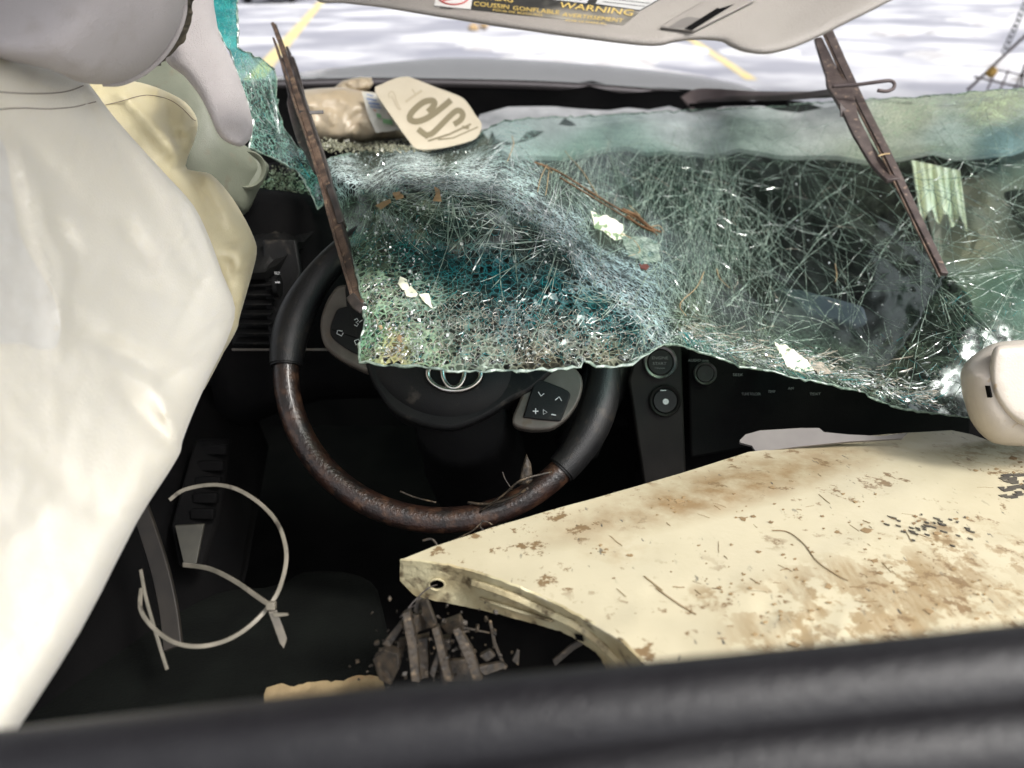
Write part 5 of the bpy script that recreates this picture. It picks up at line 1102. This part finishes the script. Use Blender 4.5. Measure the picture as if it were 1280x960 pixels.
# ------------------------------------------------------------------ ivory housing at right
hs_ = thing('plastic_housing', 'rounded ivory plastic housing at the right edge on top of the cream panel', 'plastic housing', P(1260, 550, .8))
hpoly = smooth_poly([(1232, 434), (1252, 427), (1300, 425), (1380, 430), (1400, 490), (1380, 548), (1310, 556), (1260, 557), (1235, 550), (1216, 530), (1206, 505), (1201, 480), (1202, 462), (1212, 448)], 4)
pillow('housing_shell', hpoly, lambda x, y: .80, m_housing, hs_, 9, 46, .055, .05, rings=(.05, .15, .3, .5, .75))
fpoly = smooth_poly([(1244, 434), (1262, 430), (1300, 430), (1370, 440), (1372, 500), (1330, 535), (1288, 535), (1262, 522), (1246, 502), (1238, 480), (1238, 452)], 4)
pillow('housing_face', fpoly, lambda x, y: .752, m_housing, hs_, 8, 10, .012, .004)
mb = MB(); mb.prism([P(x, y, .747) for x, y in ((1231, 482), (1233, 482), (1236, 496), (1234, 497))], BACK * .006); mb.build('housing_slot', m_dark, hs_)

# ------------------------------------------------------------------ zip ties
zt = thing('zip_tie', 'long loose loop of grimy white zip tie at lower left', 'zip tie', P(260, 810, .60), 'zip ties')
def strap(pts, w_, t, nm, h=.0006): mb = MB(); q = pxpath(pts, 6); mb.bar(q, w_, h, BACK); return mb.build(nm, m_tie, t, bevel=.0003)
strap([(212, 625, .66), (231, 612, .66), (266, 606, .66), (297, 612, .65), (328, 632, .64), (349, 658, .63), (358, 693, .62), (352, 728, .61), (339, 754, .60), (314, 781, .59), (284, 800, .585), (249, 808, .58), (218, 803, .58), (192, 785, .585), (176, 762, .59), (177, 735, .6)], .0016, zt, 'strap')
strap([(176, 712, .62), (182, 745, .61), (193, 785, .60), (202, 815, .595), (209, 837, .59)], .0013, zt, 'strap_tail')
z2 = thing('zip_tie', 'short curved grimy zip tie with a flat tag crossing the larger loop', 'zip tie', P(340, 790, .6), 'zip ties')
strap([(229, 706, .66), (262, 711, .64), (293, 726, .62), (319, 744, .605), (338, 757, .595)], .0019, z2, 'strap')
mb = MB(); mb.box(P(339, 757, .592), RIGHT, UP, BACK, .0034, .0030, .003); mb.build('tie_head', m_tie, z2, bevel=.0008)
mb = MB(); mb.prism([P(x, y, .592) for x, y in ((336, 764), (346, 762), (359, 798), (355, 810), (350, 803))][::-1], BACK * .0012); mb.build('tag', M('dark_grimy_tag', (.10, .09, .075), (.16, .14, .11), 80, .5), z2, bevel=.0003)
mb = MB(); mb.prism([P(x, y, .590) for x, y in ((341, 766), (360, 766), (361, 769), (343, 771))][::-1], BACK * .001); mb.build('tie_stub', m_tie, z2)

# ------------------------------------------------------------------ broken clips and wiring below the panel
bc = thing('broken_clip_cluster', 'cluster of broken dirty brown plastic clips below the tip of the cream panel', 'broken plastic', P(540, 850, .56))
def seg3(nm, pts, w_, h=.0022, m=m_clip, par=bc):
    p3 = []
    for a, b in zip(pts[:-1], pts[1:]):
        for k in range(4): u = k / 4; p3.append(P(a[0] + (b[0] - a[0]) * u + U(-.9, .9), a[1] + (b[1] - a[1]) * u + U(-.9, .9), a[2] + (b[2] - a[2]) * u + U(-.0015, .0015)))
    p3.append(P(*pts[-1])); mb = MB(); mb.bar(p3, [w_ * .62 * U(.55, 1.25) for _ in p3], h, (BACK + RIGHT * U(-.7, .7)).normalized())
    for k in range(3):
        c = random.choice(p3); mb.box(c + BACK * .002, RIGHT, (UP + RIGHT * U(-.4, .4)).normalized(), BACK, U(.0012, .003), U(.0012, .003), U(.001, .003))
    return mb.build(nm, m, par)
def plate3(nm, pts, d, th, tilt=0):
    cx = sum(p[0] for p in pts) / len(pts)
    mb = MB(); mb.prism([P(x + U(-.8, .8), y + U(-.8, .8), d + (x - cx) * tilt / 1000) for x, y in pts][::-1], -BACK * th); mb.build(nm, m_clip, bc, bevel=.0004)
for pts, d, th, ti in (([(502, 768), (512, 764), (520, 800), (524, 852), (514, 852), (509, 806)], .560, .010, .3), ([(526, 752), (534, 750), (545, 782), (538, 786), (530, 774)], .566, .008, -.4), ([(500, 780), (526, 768), (542, 776), (540, 784), (520, 790), (508, 792)], .572, .012, .5),
                       ([(520, 800), (534, 796), (536, 846), (522, 850)], .574, .012, 0), ([(540, 786), (547, 784), (560, 828), (566, 852), (556, 852)], .563, .008, .3), ([(550, 782), (574, 774), (580, 786), (562, 794)], .566, .014, -.5), ([(566, 788), (574, 784), (590, 812), (603, 850), (592, 852), (580, 822)], .560, .008, .2),
                       ([(546, 800), (562, 798), (564, 812), (550, 816)], .570, .012, 0), ([(548, 828), (590, 824), (594, 852), (552, 852)], .584, .006, .3), ([(498, 802), (508, 798), (500, 834), (492, 838)], .570, .008, .4), ([(466, 824), (480, 813), (497, 817), (498, 836), (488, 856), (474, 850)], .562, .014, -.4),
                       ([(478, 806), (504, 772), (508, 776), (486, 812)], .572, .003, 0), ([(594, 834), (628, 828), (634, 834), (606, 844)], .572, .005, .3), ([(600, 820), (612, 813), (619, 820), (608, 828)], .574, .006, 0), ([(576, 782), (612, 790), (612, 793), (576, 786)], .590, .002, 0), ([(610, 776), (614, 776), (620, 804), (634, 836), (630, 838), (616, 806)], .596, .002, 0),
                       ([(690, 826), (714, 806), (742, 792), (744, 797), (718, 813), (694, 832)], .602, .003, 0), ([(516, 764), (522, 746), (528, 748), (524, 768)], .575, .003, .3), ([(536, 842), (548, 812), (552, 816), (542, 850)], .566, .003, 0), ([(640, 826), (646, 812), (650, 814), (648, 832)], .60, .003, 0)):
    plate3('broken_plate', pts, d, th, ti)
mb = MB()
for i in range(160):
    x, y = random.gauss(540, 38), random.gauss(812, 26); chip(mb, P(x, y, U(.56, .6)), U(.0006, .0026))
o = mb.build('dirt_chips', m_clip, bc); o['kind'] = 'stuff'
wr = thing('thin_wire', 'thin black wire running from the hole in the cream panel tip', 'wire', P(530, 740, .62))
for nm, pts in (('wire_run', [(546, 731, .63), (536, 735, .622), (524, 745, .62), (508, 764, .61), (498, 790, .60)]), ('wire_run', [(500, 772, .60), (512, 760, .60), (526, 756, .60), (530, 764, .6)])):
    mb = MB(); mb.tube(pxpath(pts), .0006, 6); mb.build(nm, m_rubber, wr, True)
# debris by the rim of the wheel
db = thing('dry_plant_debris', 'dry brown plant debris caught below the lower right rim of the steering wheel', 'plant debris', P(640, 620, .84))
pillow('bark_piece', [(648, 606), (652, 585), (658, 567), (664, 580), (666, 600), (660, 606)], lambda x, y: .80, m_clip, db, 4, 6, .006, .004, disp=lambda x, y: .003 * nz(x / 4, y / 4))
for pts, r in (([(600, 640, .82), (630, 618, .80), (652, 600, .79), (690, 590, .8)], .0012), ([(565, 676, .76), (590, 664, .75), (604, 652, .75), (616, 656, .75)], .0008), ([(528, 676, .74), (540, 674, .74), (548, 684, .74)], .0014), ([(604, 650, .75), (600, 658, .75), (608, 666, .75)], .001), ([(640, 612, .8), (632, 600, .8), (628, 590, .8)], .0008), ([(585, 628, .83), (610, 630, .82), (640, 622, .81), (660, 610, .8)], .0016), ([(500, 614, .84), (520, 622, .84), (545, 628, .83)], .001)):
    mb = MB(); mb.tube(pxpath(pts), r, 5); mb.build('twig', m_clip, db, True)

# ------------------------------------------------------------------ blurred padding right in front
pad = thing('leather_padding', 'out of focus black leather padding with two rolls across the foreground', 'padding', P(640, 960, .25))
r1 = pxpath([(-260, 1010, .25), (0, 973, .245), (400, 928, .24), (800, 890, .238), (1280, 842, .236), (1500, 815, .235)], 8)
mb = MB(); mb.tube(r1, [.0145] * len(r1), 28); mb.build('upper_roll', m_fleather, pad, True, sharp=60)
r2 = pxpath([(-260, 1165, .25), (300, 1060, .235), (800, 975, .228), (1280, 928, .224), (1500, 905, .222)], 8)
mb = MB(); mb.tube(r2, [.0135] * len(r2), 28); mb.build('lower_roll', m_fleather, pad, True, sharp=60)
